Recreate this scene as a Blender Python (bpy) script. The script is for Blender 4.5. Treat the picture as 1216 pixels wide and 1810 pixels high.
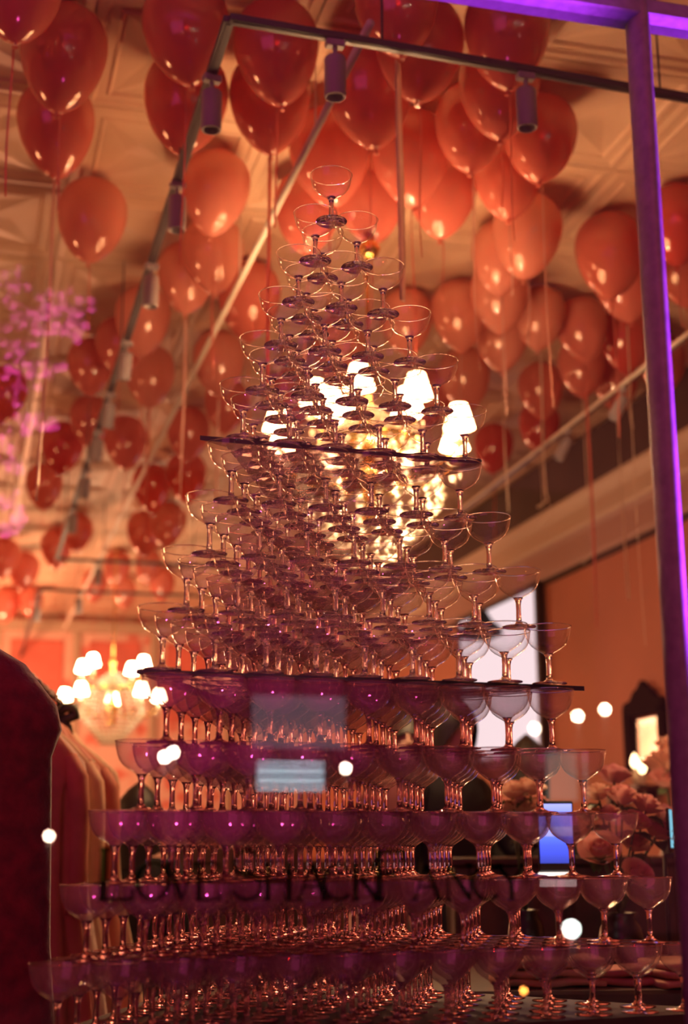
import bpy, bmesh, math, random
from math import sin, cos, pi, radians as R
from mathutils import Vector, Matrix, noise
random.seed(7)
SC = bpy.context.scene
COL = SC.collection
for o in list(bpy.data.objects): bpy.data.objects.remove(o)

# ---------------------------------------------------------------- camera
CZ = 1.25                      # eye height above the shop floor
PITCH, ROLL, YAW, FPX = 0.23825, -0.00649, R(15), 2495.0
cam = bpy.data.objects.new('camera', bpy.data.cameras.new('camera'))
COL.objects.link(cam); SC.camera = cam
cam.data.sensor_fit = 'VERTICAL'; cam.data.sensor_height = 36; cam.data.lens = FPX/1810*36
CM = Matrix.Rotation(-YAW, 4, 'Z') @ Matrix.Rotation(pi/2+PITCH, 4, 'X') @ Matrix.Rotation(ROLL, 4, 'Z')
cam.matrix_world = Matrix.Translation((0, 0, CZ)) @ CM
cam.data.clip_start = 0.05; cam.data.clip_end = 200
cam.data.dof.use_dof = True; cam.data.dof.focus_distance = 2.95; cam.data.dof.aperture_fstop = 2.4
CM3 = CM.to_3x3()

# ---------------------------------------------------------------- world, lights, exposure
SC.view_settings.view_transform = 'Standard'; SC.view_settings.look = 'None'
SC.view_settings.gamma = 1; SC.view_settings.use_curve_mapping = False
SC.view_settings.exposure = 0.0
W = bpy.data.worlds.new('night'); SC.world = W; W.use_nodes = True
bg = W.node_tree.nodes['Background']; bg.inputs[0].default_value = (0.80, 0.15, 0.20, 1); bg.inputs[1].default_value = 0.20
cy = SC.cycles
cy.max_bounces = 36; cy.transmission_bounces = 24; cy.transparent_max_bounces = 128
cy.glossy_bounces = 6; cy.diffuse_bounces = 3; cy.caustics_reflective = False; cy.caustics_refractive = False
cy.sample_clamp_indirect = 10; cy.blur_glossy = 0.3

def lamp(name, kind, loc, energy, color, target=None, **kw):
    d = bpy.data.lights.new(name, kind); d.energy = energy; d.color = color
    for k, v in kw.items(): setattr(d, k, v)
    o = bpy.data.objects.new(name, d); COL.objects.link(o); o.location = loc
    if target is not None:
        o.rotation_euler = (Vector(target)-Vector(loc)).to_track_quat('-Z', 'Y').to_euler()
    return o
WARM = (1.0, 0.52, 0.22)
# purple light in front of the shop: one low sign, three unseen fills added
lamp('purple_sign_light', 'SPOT', (1.75, 1.86, 1.10), 620, (0.45, 0.04, 1.0), (0.66, 1.90, 2.56), spot_size=R(50), spot_blend=.6, shadow_soft_size=.06)
lamp('purple_transom_fill', 'SPOT', (0.46, 1.62, 0.90), 420, (0.50, 0.04, 1.0), (0.50, 1.90, 2.55), spot_size=R(32), spot_blend=.35, shadow_soft_size=.06)  # added to light the underside of the transom
lamp('purple_up_fill', 'SPOT', (0.55, 1.55, 0.75), 60, (0.84, 0.07, 0.42), (0.0, 3.2, 3.2), spot_size=R(60), spot_blend=.7, shadow_soft_size=.06)  # added to tint the near spotlights and coupe feet purple
lamp('purple_front_fill', 'AREA', (-6.0, -5.0, 4.5), 230, (0.80, 0.07, 0.36), (0.2, 2.6, 1.6), size=7.0)  # unseen wash added to light the fronts and bowls
# unseen lamps for the shop's general light deeper in the room
lamp('unseen_room_lamp_near', 'POINT', (-1.9, 9.5, 2.4), 55, (1.0, 0.36, 0.13), shadow_soft_size=0.2)
lamp('room_fill_left', 'POINT', (-2.3, 5.8, 2.3), 80, (1.0, 0.42, 0.17), shadow_soft_size=0.2)  # unseen lamp added to brighten the ceiling at the left
lamp('unseen_room_lamp_back', 'POINT', (-0.4, 14.6, 2.3), 430, (1.0, 0.42, 0.20), shadow_soft_size=0.25)
lamp('unseen_room_lamp_right', 'POINT', (1.6, 9.5, 2.2), 40, (1.0, 0.38, 0.15), shadow_soft_size=0.25)

# ---------------------------------------------------------------- pixel helpers (photograph 1216 x 1810) -> points of the room
def ray(px, py):
    return CM3 @ Vector(((px-608)/FPX, -(py-905)/FPX, -1.0))
EYE = Vector((0, 0, CZ))
FWD = Vector((sin(YAW), cos(YAW), 0))
def at_z(px, py, z):
    d = ray(px, py); return EYE + d*((z-CZ)/d.z)
def at_y(px, py, y):
    d = ray(px, py); return EYE + d*(y/d.y)
def at_x(px, py, x):
    d = ray(px, py); return EYE + d*(x/d.x)
def at_f(px, py, f):
    d = ray(px, py); return EYE + d*(f/d.dot(FWD))
def mirrored(px, py, yv):      # where a thing in the street stands whose reflection in the pane is seen at (px, py)
    p = at_y(px, py, yv); return Vector((p.x, 2*PANE_Y-p.y, p.z))
PANE_Y = 1.9
CEIL = CZ+2.80

# ---------------------------------------------------------------- materials
MATS = {}
def nodes(name):
    m = bpy.data.materials.new(name); m.use_nodes = True; MATS[name] = m
    nt = m.node_tree; return m, nt, nt.nodes, nt.links
def pmat(name, col, rough=0.6, metal=0, noise_scale=None, amt=0.15, bump=0, sheen=0, spec=0.5, coat=0):
    m, nt, N, L = nodes(name); b = N['Principled BSDF']
    b.inputs['Base Color'].default_value = (*col, 1); b.inputs['Roughness'].default_value = rough
    b.inputs['Metallic'].default_value = metal; b.inputs['Specular IOR Level'].default_value = spec
    b.inputs['Sheen Weight'].default_value = sheen; b.inputs['Coat Weight'].default_value = coat
    if noise_scale:
        t = N.new('ShaderNodeTexCoord'); n = N.new('ShaderNodeTexNoise'); n.inputs['Scale'].default_value = noise_scale
        n.inputs['Detail'].default_value = 6
        r = N.new('ShaderNodeValToRGB')
        r.color_ramp.elements[0].position = 0.3; r.color_ramp.elements[1].position = 0.7
        r.color_ramp.elements[0].color = (*[c*(1-amt) for c in col], 1); r.color_ramp.elements[1].color = (*[min(1, c*(1+amt)) for c in col], 1)
        L.new(t.outputs['Object'], n.inputs['Vector']); L.new(n.outputs['Fac'], r.inputs[0]); L.new(r.outputs[0], b.inputs['Base Color'])
        if bump:
            bp = N.new('ShaderNodeBump'); bp.inputs['Strength'].default_value = bump; bp.inputs['Distance'].default_value = 0.01
            L.new(n.outputs['Fac'], bp.inputs['Height']); L.new(bp.outputs[0], b.inputs['Normal'])
    return m
def emat(name, col, s):
    m, nt, N, L = nodes(name); N.remove(N['Principled BSDF'])
    e = N.new('ShaderNodeEmission'); e.inputs[0].default_value = (*col, 1); e.inputs[1].default_value = s
    L.new(e.outputs[0], N['Material Output'].inputs[0]); return m
def thin_glass(name, tint, f0, gloss=(1, 1, 1), rough=0.0, haze=0):
    m, nt, N, L = nodes(name); N.remove(N['Principled BSDF'])
    t = N.new('ShaderNodeBsdfTransparent'); t.inputs[0].default_value = (*tint, 1)
    g = N.new('ShaderNodeBsdfGlossy'); g.inputs['Color'].default_value = (*gloss, 1); g.inputs['Roughness'].default_value = rough
    lw = N.new('ShaderNodeLayerWeight'); lw.inputs[0].default_value = 0.5
    p = N.new('ShaderNodeMath'); p.operation = 'POWER'; p.inputs[1].default_value = 3.2
    a = N.new('ShaderNodeMath'); a.operation = 'MULTIPLY_ADD'; a.inputs[1].default_value = 1-f0; a.inputs[2].default_value = f0
    mx = N.new('ShaderNodeMixShader')
    L.new(lw.outputs['Facing'], p.inputs[0]); L.new(p.outputs[0], a.inputs[0]); L.new(a.outputs[0], mx.inputs[0])
    src = t
    if haze:      # mauve haze of reflected light, mixed into the bowl's own colour
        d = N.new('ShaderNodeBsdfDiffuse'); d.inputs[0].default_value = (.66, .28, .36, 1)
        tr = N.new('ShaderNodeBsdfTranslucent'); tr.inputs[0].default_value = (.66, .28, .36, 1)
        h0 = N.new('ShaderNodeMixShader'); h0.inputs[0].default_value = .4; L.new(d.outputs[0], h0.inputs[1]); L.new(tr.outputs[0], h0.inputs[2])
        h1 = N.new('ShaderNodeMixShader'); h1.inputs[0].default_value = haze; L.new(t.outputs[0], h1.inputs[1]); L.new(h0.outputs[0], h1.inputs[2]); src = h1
    L.new(src.outputs[0], mx.inputs[1]); L.new(g.outputs[0], mx.inputs[2]); L.new(mx.outputs[0], N['Material Output'].inputs[0])
    return m
def solid_glass(name, col=(1, 1, 1), ior=1.5, rough=0.0):
    m, nt, N, L = nodes(name); N.remove(N['Principled BSDF'])
    g = N.new('ShaderNodeBsdfGlass'); g.inputs['Color'].default_value = (*col, 1); g.inputs['IOR'].default_value = ior
    g.inputs['Roughness'].default_value = rough
    L.new(g.outputs[0], N['Material Output'].inputs[0]); return m
def balloon_mat(name, col, trans, mixf=0.42):
    m, nt, N, L = nodes(name); N.remove(N['Principled BSDF'])
    d = N.new('ShaderNodeBsdfDiffuse'); d.inputs[0].default_value = (*col, 1)
    t = N.new('ShaderNodeBsdfTranslucent'); t.inputs[0].default_value = (*[min(1, c*1.0) for c in trans], 1)
    g = N.new('ShaderNodeBsdfGlossy'); g.inputs['Roughness'].default_value = 0.11; g.inputs['Color'].default_value = (1, 0.93, 0.9, 1)
    mx = N.new('ShaderNodeMixShader'); mx.inputs[0].default_value = mixf
    lw = N.new('ShaderNodeLayerWeight'); lw.inputs[0].default_value = 0.5
    p = N.new('ShaderNodeMath'); p.operation = 'POWER'; p.inputs[1].default_value = 4.0
    a = N.new('ShaderNodeMath'); a.operation = 'MULTIPLY_ADD'; a.inputs[1].default_value = 0.35; a.inputs[2].default_value = 0.08
    m2 = N.new('ShaderNodeMixShader')
    L.new(lw.outputs['Facing'], p.inputs[0]); L.new(p.outputs[0], a.inputs[0]); L.new(a.outputs[0], m2.inputs[0])
    L.new(d.outputs[0], mx.inputs[1]); L.new(t.outputs[0], mx.inputs[2])
    L.new(mx.outputs[0], m2.inputs[1]); L.new(g.outputs[0], m2.inputs[2]); L.new(m2.outputs[0], N['Material Output'].inputs[0])
    return m
M_CEIL = pmat('pressed_tin_paint', (0.70, 0.47, 0.33), 0.5, noise_scale=2.5, amt=0.06)
M_WALLR = pmat('terracotta_wall_paint', (0.50, 0.18, 0.10), 0.7, noise_scale=1.2, amt=0.12)
M_WALLD = pmat('dark_brown_wall_paint', (0.07, 0.03, 0.024), 0.7, noise_scale=2, amt=0.15)
M_TRIM = pmat('cream_trim_paint', (0.58, 0.44, 0.32), 0.5)
M_TRIM2 = pmat('rose_trim_paint', (0.42, 0.24, 0.20), 0.55)
M_FLOOR = pmat('wine_carpet', (0.014, 0.004, 0.004), 0.95, noise_scale=30, amt=0.3, spec=0.1)
M_METALD = pmat('dark_steel', (0.05, 0.04, 0.05), 0.4, metal=0.3)
M_FRAME = pmat('grey_painted_steel', (0.32, 0.30, 0.34), 0.45, noise_scale=60, amt=0.15)
M_TRACK = pmat('track_black_steel', (0.07, 0.06, 0.07), 0.5)
M_SPOT = pmat('spot_grey_paint', (0.34, 0.31, 0.32), 0.5)
M_PIPE = pmat('cream_conduit', (0.75, 0.68, 0.58), 0.45)
M_BRASS = pmat('brass', (0.80, 0.55, 0.18), 0.22, metal=1)
M_WOOD = pmat('dark_walnut', (0.07, 0.03, 0.02), 0.4, noise_scale=8, amt=0.4)
M_EBONY = pmat('matt_ebony', (.02, .010, .008), .9, spec=.05)
M_BLACK = pmat('black_cloth', (0.012, 0.010, 0.011), 0.85)
M_SKIN = pmat('skin', (0.60, 0.36, 0.27), 0.5)
M_HAIR = pmat('dark_hair', (0.015, 0.010, 0.008), 0.5)

M_RIB = [balloon_mat('ribbon_'+n, c, c, .68) for n, c in (('blush', (0.88, 0.62, 0.55)), ('coral', (0.80, 0.30, 0.24)), ('cream', (0.90, 0.80, 0.68)))]
M_BAL = [balloon_mat('coral_balloon', (0.82, 0.25, 0.19), (0.78, 0.16, 0.11)),
         balloon_mat('salmon_balloon', (0.86, 0.36, 0.28), (0.88, 0.33, 0.25)),
         balloon_mat('red_balloon', (0.72, 0.10, 0.08), (0.75, 0.10, 0.07))]
M_BOWL = thin_glass('coupe_thin_glass', (0.972, 0.955, 0.962), 0.085)
M_BOWLS = [thin_glass('coupe_thin_glass_clear', (0.992, 0.985, 0.988), 0.05, haze=.015), thin_glass('coupe_thin_glass_faint_haze', (0.992, 0.985, 0.988), 0.05, haze=.028), thin_glass('coupe_thin_glass_haze', (0.985, 0.955, 0.968), 0.055, haze=.21)]  # haze grows down the tower, light put into the bowl material
M_STEM = solid_glass('coupe_solid_glass', (1.0, 0.985, 0.992), 1.48)
M_STEMDIM = solid_glass('coupe_dimmed_solid_glass', (0.90, 0.72, 0.77), 1.48)  # lower stems tinted darker, their dimness is put into the colour
M_PANE = thin_glass('window_glass', (0.985, 0.985, 0.985), 0.08)
M_PLATE = thin_glass('acrylic_plate', (0.90, 0.82, 0.86), 0.05)
M_PLATEEDGE = pmat('plate_edge', (0.045, 0.02, 0.035), 0.3)
M_SHADE = emat('glowing_lamp_shade', (1.0, 0.48, 0.20), 36)
M_SHADE2 = emat('glowing_far_lamp_shade', (1.0, 0.66, 0.36), 60)
M_BULB = emat('glowing_bulb', (1.0, 0.62, 0.30), 9)
M_CRYSTAL = solid_glass('crystal', (1, 0.98, 0.94), 1.55, 0.02)
M_CRYSTALW = balloon_mat('milky_crystal', (0.9, 0.85, 0.72), (0.9, 0.84, 0.7))

# ---------------------------------------------------------------- mesh helpers
def finish(name, bm, mats, parent=None, loc=None, smooth=True):
    me = bpy.data.meshes.new(name); bm.normal_update(); bm.to_mesh(me); bm.free()
    return link(name, me, mats, parent, loc, smooth)
def link(name, me, mats=None, parent=None, loc=None, smooth=True):
    if mats is not None and not me.materials:
        for m in (mats if isinstance(mats, (list, tuple)) else [mats]): me.materials.append(m)
        if smooth:
            me.polygons.foreach_set('use_smooth', [True]*len(me.polygons))
    o = bpy.data.objects.new(name, me); COL.objects.link(o)
    if parent: o.parent = parent
    if loc is not None: o.location = loc
    return o
def thing(name, label, cat, loc=(0, 0, 0), rz=0, group=None):
    o = bpy.data.objects.new(name, None); COL.objects.link(o); o.location = loc; o.rotation_euler = (0, 0, rz)
    o.empty_display_size = 0.05
    return tag(o, label, cat, group)
def tag(o, label, cat, group=None):
    o['label'] = label; o['category'] = cat
    if group: o['group'] = group
    return o
def struct(o): o['kind'] = 'structure'; return o
def box(bm, c, s, mi=0, rot=None):
    m = Matrix.Translation(c) @ (rot.to_4x4() if rot is not None else Matrix()) @ Matrix.Diagonal((*s, 1))
    r = bmesh.ops.create_cube(bm, size=1, matrix=m)
    fs = {f for v in r['verts'] for f in v.link_faces}
    for f in fs: f.material_index = mi
    return r['verts']
def bevel_box(bm, c, s, b=0.004, rot=None):
    vs = box(bm, c, s, 0, rot)
    es = {e for v in vs for e in v.link_edges}
    bmesh.ops.bevel(bm, geom=list(es), offset=b, segments=1, affect='EDGES')
def lathe(bm, prof, seg=24, center=(0, 0, 0), mi=0, close_top=False, close_bot=False, axis=None, phase=0):
    M = Matrix.Translation(center) @ (axis.to_4x4() if axis is not None else Matrix())
    rings = []
    for r, z in prof:
        if r < 1e-6: rings.append([bm.verts.new(M @ Vector((0, 0, z)))])
        else: rings.append([bm.verts.new(M @ Vector((r*cos(2*pi*i/seg+phase), r*sin(2*pi*i/seg+phase), z))) for i in range(seg)])
    for a, b in zip(rings, rings[1:]):
        for i in range(seg):
            j = (i+1) % seg
            if len(a) == 1 and len(b) == 1: continue
            if len(a) == 1: f = bm.faces.new((a[0], b[j], b[i]))
            elif len(b) == 1: f = bm.faces.new((a[i], a[j], b[0]))
            else: f = bm.faces.new((a[i], a[j], b[j], b[i]))
            f.material_index = mi
    if close_bot and len(rings[0]) > 1: bm.faces.new(rings[0][::-1]).material_index = mi
    if close_top and len(rings[-1]) > 1: bm.faces.new(rings[-1]).material_index = mi
def tube(bm, pts, rad, seg=8, mi=0, cap=True):
    pts = [Vector(p) for p in pts]; rs = rad if isinstance(rad, (list, tuple)) else [rad]*len(pts)
    rings = []; up = None
    for i, p in enumerate(pts):
        t = (pts[min(i+1, len(pts)-1)]-pts[max(i-1, 0)]).normalized()
        if up is None: up = t.orthogonal().normalized()
        up = (up-t*up.dot(t)); up = up.normalized() if up.length > 1e-6 else t.orthogonal().normalized()
        s = t.cross(up)
        rings.append([bm.verts.new(p+(up*cos(2*pi*k/seg)+s*sin(2*pi*k/seg))*rs[i]) for k in range(seg)])
    for a, b in zip(rings, rings[1:]):
        for k in range(seg): bm.faces.new((a[k], a[(k+1) % seg], b[(k+1) % seg], b[k])).material_index = mi
    if cap:
        bm.faces.new(rings[0][::-1]).material_index = mi; bm.faces.new(rings[-1]).material_index = mi
def strip(bm, pts, w, normals, th=0.0012, mi=0):
    rings = []
    for i, p in enumerate(pts):
        p = Vector(p); t = (Vector(pts[min(i+1, len(pts)-1)])-Vector(pts[max(i-1, 0)])).normalized()
        n = Vector(normals[i]); n = (n-t*n.dot(t)).normalized(); s = t.cross(n)
        ww = w[i] if isinstance(w, list) else w
        rings.append([bm.verts.new(p+s*ww/2*a+n*th/2*b) for a, b in ((1, 1), (-1, 1), (-1, -1), (1, -1))])
    for a, b in zip(rings, rings[1:]):
        for k in range(4): bm.faces.new((a[k], a[(k+1) % 4], b[(k+1) % 4], b[k])).material_index = mi
    bm.faces.new(rings[0][::-1]); bm.faces.new(rings[-1])
def prism(bm, pts, z0, z1, mi=0):
    a = [bm.verts.new((p[0], p[1], z0)) for p in pts]; b = [bm.verts.new((p[0], p[1], z1)) for p in pts]
    n = len(pts)
    bm.faces.new(a[::-1]).material_index = mi; bm.faces.new(b).material_index = mi
    for i in range(n): bm.faces.new((a[i], a[(i+1) % n], b[(i+1) % n], b[i])).material_index = mi
def ORD(n): return ['zeroth', 'first', 'second', 'third', 'fourth', 'fifth', 'sixth', 'seventh', 'eighth', 'ninth', 'tenth', 'eleventh', 'twelfth', 'thirteenth', 'fourteenth', 'fifteenth', 'sixteenth'][n]

# ================================================================ STRUCTURE
X0, X1, Y1 = -3.4, at_x(1200, 1000, 1).x*0+4.0, 17.0
bm = bmesh.new(); box(bm, ((X0+X1)/2, (PANE_Y+Y1)/2, -0.05), (X1-X0+0.4, Y1-PANE_Y+0.4, 0.1))
struct(finish('floor', bm, M_FLOOR, smooth=False))
bm = bmesh.new(); box(bm, ((X0+X1)/2, (PANE_Y+Y1)/2, CEIL+0.06), (X1-X0+0.4, Y1-PANE_Y+0.4, 0.1))
ceiling = struct(finish('ceiling', bm, M_CEIL, smooth=False))
# pressed tin tiles: each one a part of the ceiling
TS = 0.74
def tile_mesh():
    bm = bmesh.new(); h = TS/2-0.004
    def sq(s, z): return [bm.verts.new((x*s, y*s, z)) for x, y in ((-1, -1), (1, -1), (1, 1), (-1, 1))]
    rings = [sq(h, 0.008), sq(h, -0.004), sq(h-0.035, -0.012), sq(h-0.05, 0.0), sq(h-0.08, 0.0), sq(h-0.092, -0.010), sq(h-0.104, 0.0)]
    for a, b in zip(rings, rings[1:]):
        for i in range(4): bm.faces.new((a[i], b[i], b[(i+1) % 4], a[(i+1) % 4]))
    c = bm.verts.new((0, 0, -0.016)); q = rings[-1]
    # raised ridges along both diagonals, four triangular fields between them
    mids = [bm.verts.new(((q[i].co.x+q[(i+1) % 4].co.x)/2*0.55, (q[i].co.y+q[(i+1) % 4].co.y)/2*0.55, 0.004)) for i in range(4)]
    for i in range(4):
        bm.faces.new((q[i], mids[i], q[(i+1) % 4])); bm.faces.new((q[i], c, mids[i])); bm.faces.new((mids[i], c, q[(i+1) % 4]))
    me = bpy.data.meshes.new('ceiling_tile'); bmesh.ops.recalc_face_normals(bm, faces=bm.faces); bm.to_mesh(me); bm.free(); return me
tm = tile_mesh()
nx, ny = int((X1-X0)/TS), int((Y1-PANE_Y)/TS)
for i in range(nx):
    for j in range(ny):
        t = link('ceiling_tile', tm, M_CEIL, ceiling, (X0+TS*(i+0.5), PANE_Y+0.1+TS*(j+0.5), CEIL), smooth=False)
def wall(name, c, s, m): 
    bm = bmesh.new(); box(bm, c, s); return struct(finish(name, bm, m, smooth=False))
# right wall: dark upper field, cream and rose mouldings, terracotta below
zA = at_x(1164, 798, X1).z; zB = at_x(1168, 863, X1).z; zC = at_x(1177, 931, X1).z
wall('wall_right', (X1+0.1, (PANE_Y+Y1)/2, zC/2), (0.2, Y1-PANE_Y, zC), M_WALLR)
wall('wall_right_upper', (X1+0.12, (PANE_Y+Y1)/2, (zC+CEIL)/2), (0.2, Y1-PANE_Y, CEIL-zC), M_WALLD)
def trim_run(name, x0, zlo, zhi, prof, m):
    bm = bmesh.new(); rings = []
    for y in (PANE_Y, Y1): rings.append([bm.verts.new((x0-d, y, zlo+(zhi-zlo)*t)) for d, t in prof])
    n = len(prof)
    for i in range(n): bm.faces.new((rings[0][i], rings[0][(i+1) % n], rings[1][(i+1) % n], rings[1][i]))
    bm.faces.new(rings[0]); bm.faces.new(rings[1][::-1]); bmesh.ops.recalc_face_normals(bm, faces=bm.faces)
    return struct(finish(name, bm, m, smooth=False))
trim_run('trim_1', X1+0.02, zB, zA, [(0, 0), (0.05, 0), (0.06, .1), (0.06, .55), (0.08, .7), (0.10, .9), (0.10, 1), (0, 1)], M_TRIM)
trim_run('trim_2', X1+0.02, zC+0.02, zB, [(0, 0), (0.02, 0), (0.03, .2), (0.03, .85), (0.045, 1), (0, 1)], M_TRIM2)
trim_run('trim_3', X1, zC-0.02, zC+0.02, [(0, 0), (0.02, 0.1), (0.035, .6), (0.02, 1), (0, 1)], M_WALLD)
trim_run('baseboard_right', X1, 0, 0.16, [(0, 0), (0.02, 0), (0.02, .8), (0.01, 1), (0, 1)], M_WALLD)
wall('wall_left', (X0-0.1, (PANE_Y+Y1)/2, CEIL/2), (0.2, Y1-PANE_Y, CEIL), pmat('wine_wall_paint', (0.10, 0.022, 0.018), 0.8, noise_scale=1.5, amt=.15))
# back wall: floral paper between cream battens
def floral():
    m, nt, N, L = nodes('floral_wallpaper'); b = N['Principled BSDF']; b.inputs['Roughness'].default_value = 0.8
    tc = N.new('ShaderNodeTexCoord'); v = N.new('ShaderNodeTexVoronoi'); v.inputs['Scale'].default_value = 5
    n = N.new('ShaderNodeTexNoise'); n.inputs['Scale'].default_value = 9
    r = N.new('ShaderNodeValToRGB'); e = r.color_ramp.elements
    e[0].position = .15; e[0].color = (.75, .20, .15, 1); e[1].position = .55; e[1].color = (.85, .55, .45, 1)
    x = r.color_ramp.elements.new(.35); x.color = (.80, .33, .26, 1)
    a = N.new('ShaderNodeMath'); a.operation = 'MULTIPLY'
    L.new(tc.outputs['Object'], v.inputs['Vector']); L.new(tc.outputs['Object'], n.inputs['Vector'])
    L.new(v.outputs['Distance'], a.inputs[0]); L.new(n.outputs['Fac'], a.inputs[1]); a.inputs[1].default_value = 1
    m2 = N.new('ShaderNodeMath'); m2.operation = 'MULTIPLY'; m2.inputs[1].default_value = 2.2
    L.new(a.outputs[0], m2.inputs[0]); L.new(m2.outputs[0], r.inputs[0]); L.new(r.outputs[0], b.inputs['Base Color']); return m
M_FLORAL = floral()
wb = wall('wall_back', ((X0+X1)/2, Y1+0.1, CEIL/2), (X1-X0+0.4, 0.2, CEIL), M_FLORAL)
zt = at_y(150, 1112, Y1).z
bm = bmesh.new(); box(bm, ((X0+X1)/2, Y1-0.04, zt), (X1-X0, 0.08, 0.09)); box(bm, ((X0+X1)/2, Y1-0.06, zt+0.06), (X1-X0, 0.12, 0.03))
struct(finish('trim_4', bm, M_TRIM, smooth=False))
M_ADDED_WAIN = pmat('added_dark_wainscot', (.035, .008, .007), .5, noise_scale=4, amt=.25)  # dark wainscot added to darken the view behind the lower tiers
wall('added_wainscot_back', ((X0+X1)/2, Y1-.03, .68), (X1-X0, .06, 1.36), M_ADDED_WAIN); wall('added_wainscot_right', (X1-.02, (PANE_Y+Y1)/2, .6), (.04, Y1-PANE_Y, 1.2), M_ADDED_WAIN)
M_PANEL = pmat('coral_wall_panel', (0.78, 0.20, 0.15), 0.7, noise_scale=3, amt=0.2)
for i in range(8):   # coral panels with cream battens on the back wall
    x = -2.9+i*0.92
    bm = bmesh.new(); bevel_box(bm, (x, Y1-0.012, zt-0.62), (0.62, 0.03, 0.95), 0.01)
    finish('wall_panel', bm, M_PANEL, wb, smooth=False)
    bm = bmesh.new(); bevel_box(bm, (x+0.46, Y1-0.02, zt/2), (0.09, 0.04, zt-0.06), 0.01)
    finish('wall_batten', bm, M_TRIM, wb, smooth=False)
# shop front: window of several panes in a thin steel frame
MX = at_y(1155, 500, PANE_Y).x; TZ = at_y(1000, 6, PANE_Y).z
win = bpy.data.objects.new('window_1', None); COL.objects.link(win); struct(win)
WX0, WX1, WZ0, WZ1 = -2.6, 2.6, 0.35, 3.97
for mx in (MX, MX-1.75):      # half-round steel mullions
    bm = bmesh.new(); prism(bm, [(mx+.0165*cos(a), PANE_Y+.03*sin(a)) for a in [2*pi*i/20 for i in range(20)]], WZ0, WZ1); finish('mullion', bm, M_FRAME, win)
bm = bmesh.new(); bevel_box(bm, ((WX0+WX1)/2, PANE_Y, TZ), (WX1-WX0, 0.055, 0.030), 0.003); finish('transom', bm, M_FRAME, win, smooth=False)
for nm, c, s in (('head_rail', (0, PANE_Y, WZ1), (WX1-WX0, .07, .05)), ('bottom_rail', (0, PANE_Y, WZ0), (WX1-WX0, .07, .05)), ('side_rail', (WX0, PANE_Y, (WZ0+WZ1)/2), (.05, .07, WZ1-WZ0)), ('side_rail', (WX1, PANE_Y, (WZ0+WZ1)/2), (.05, .07, WZ1-WZ0))):
    bm = bmesh.new(); bevel_box(bm, c, s, .004); finish(nm, bm, M_FRAME, win, smooth=False)
xs = [WX0, MX-1.75, MX, WX1]
for a, b in zip(xs, xs[1:]):
    for z0, z1 in ((WZ0, TZ), (TZ, WZ1)):
        bm = bmesh.new(); vs = [bm.verts.new(p) for p in ((a, PANE_Y, z0), (b, PANE_Y, z0), (b, PANE_Y, z1), (a, PANE_Y, z1))]; bm.faces.new(vs)
        finish('pane', bm, M_PANE, win, smooth=False)
M_FRONT = pmat('front_render', (0.07, 0.04, 0.045), 0.8)
bm = bmesh.new()
box(bm, (0, PANE_Y, WZ0/2), (7.9, 0.2, WZ0)); box(bm, (0.3, PANE_Y, (WZ1+CEIL)/2+0.02), (7.9, 0.2, CEIL-WZ1))
box(bm, ((X0-.2+WX0)/2, PANE_Y, CEIL/2), (WX0-X0+.2, 0.2, CEIL)); box(bm, ((X1+.2+WX1)/2, PANE_Y, CEIL/2), (X1+.2-WX1, 0.2, CEIL))
struct(finish('wall_front', bm, M_FRONT, smooth=False))
bm = bmesh.new(); box(bm, (0, -8, -0.06), (30, 19.7, 0.1)); struct(finish('street', bm, pmat('asphalt', (0.03, 0.03, 0.035), 0.7, noise_scale=20, amt=.3), smooth=False))

# lettering on the pane
GL = {  # strokes in a unit cell: (x0,y0,x1,y1,width); thick and hairline strokes of a serif capital
 'L': [(.2, 0, .2, 1, .13), (.1, 1, .34, 1, .03), (.1, 0, .8, 0, .04), (.8, 0, .8, .2, .04)],
 'O': 'arc', 'V': [(.1, 1, .5, 0, .12), (.5, 0, .88, 1, .04), (.0, 1, .25, 1, .03), (.78, 1, 1, 1, .03)],
 'E': [(.2, 0, .2, 1, .13), (.1, 1, .75, 1, .04), (.2, .52, .6, .52, .04), (.1, 0, .8, 0, .04), (.75, 1, .75, .82, .04), (.8, 0, .8, .2, .04)],
 'S': 's', 'H': [(.18, 0, .18, 1, .13), (.82, 0, .82, 1, .13), (.18, .5, .82, .5, .04), (.06, 1, .3, 1, .03), (.7, 1, .94, 1, .03), (.06, 0, .3, 0, .03), (.7, 0, .94, 0, .03)],
 'A': [(.1, 0, .5, 1, .04), (.5, 1, .88, 0, .13), (.27, .36, .74, .36, .04), (0, 0, .22, 0, .03), (.75, 0, 1, 0, .03)],
 'C': 'c', 'K': [(.2, 0, .2, 1, .13), (.22, .42, .8, 1, .04), (.4, .56, .85, 0, .12), (.08, 1, .34, 1, .03), (.08, 0, .34, 0, .03), (.72, 0, .98, 0, .03), (.68, 1, .92, 1, .03)],
 'F': [(.2, 0, .2, 1, .13), (.1, 1, .75, 1, .04), (.2, .52, .6, .52, .04), (.08, 0, .34, 0, .03), (.75, 1, .75, .8, .04)],
 'N': [(.15, 0, .15, 1, .04), (.15, 1, .85, 0, .13), (.85, 0, .85, 1, .04), (.04, 0, .28, 0, .03), (.72, 1, .97, 1, .03)],
 'Y': [(.1, 1, .5, .48, .12), (.5, .48, .88, 1, .04), (.5, .48, .5, 0, .12), (.38, 0, .62, 0, .03), (0, 1, .24, 1, .03), (.78, 1, 1, 1, .03)]}
M_LET = thin_glass('green_film_lettering', (0.10, 0.22, 0.11), 0.05, (.6, .9, .6))
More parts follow.
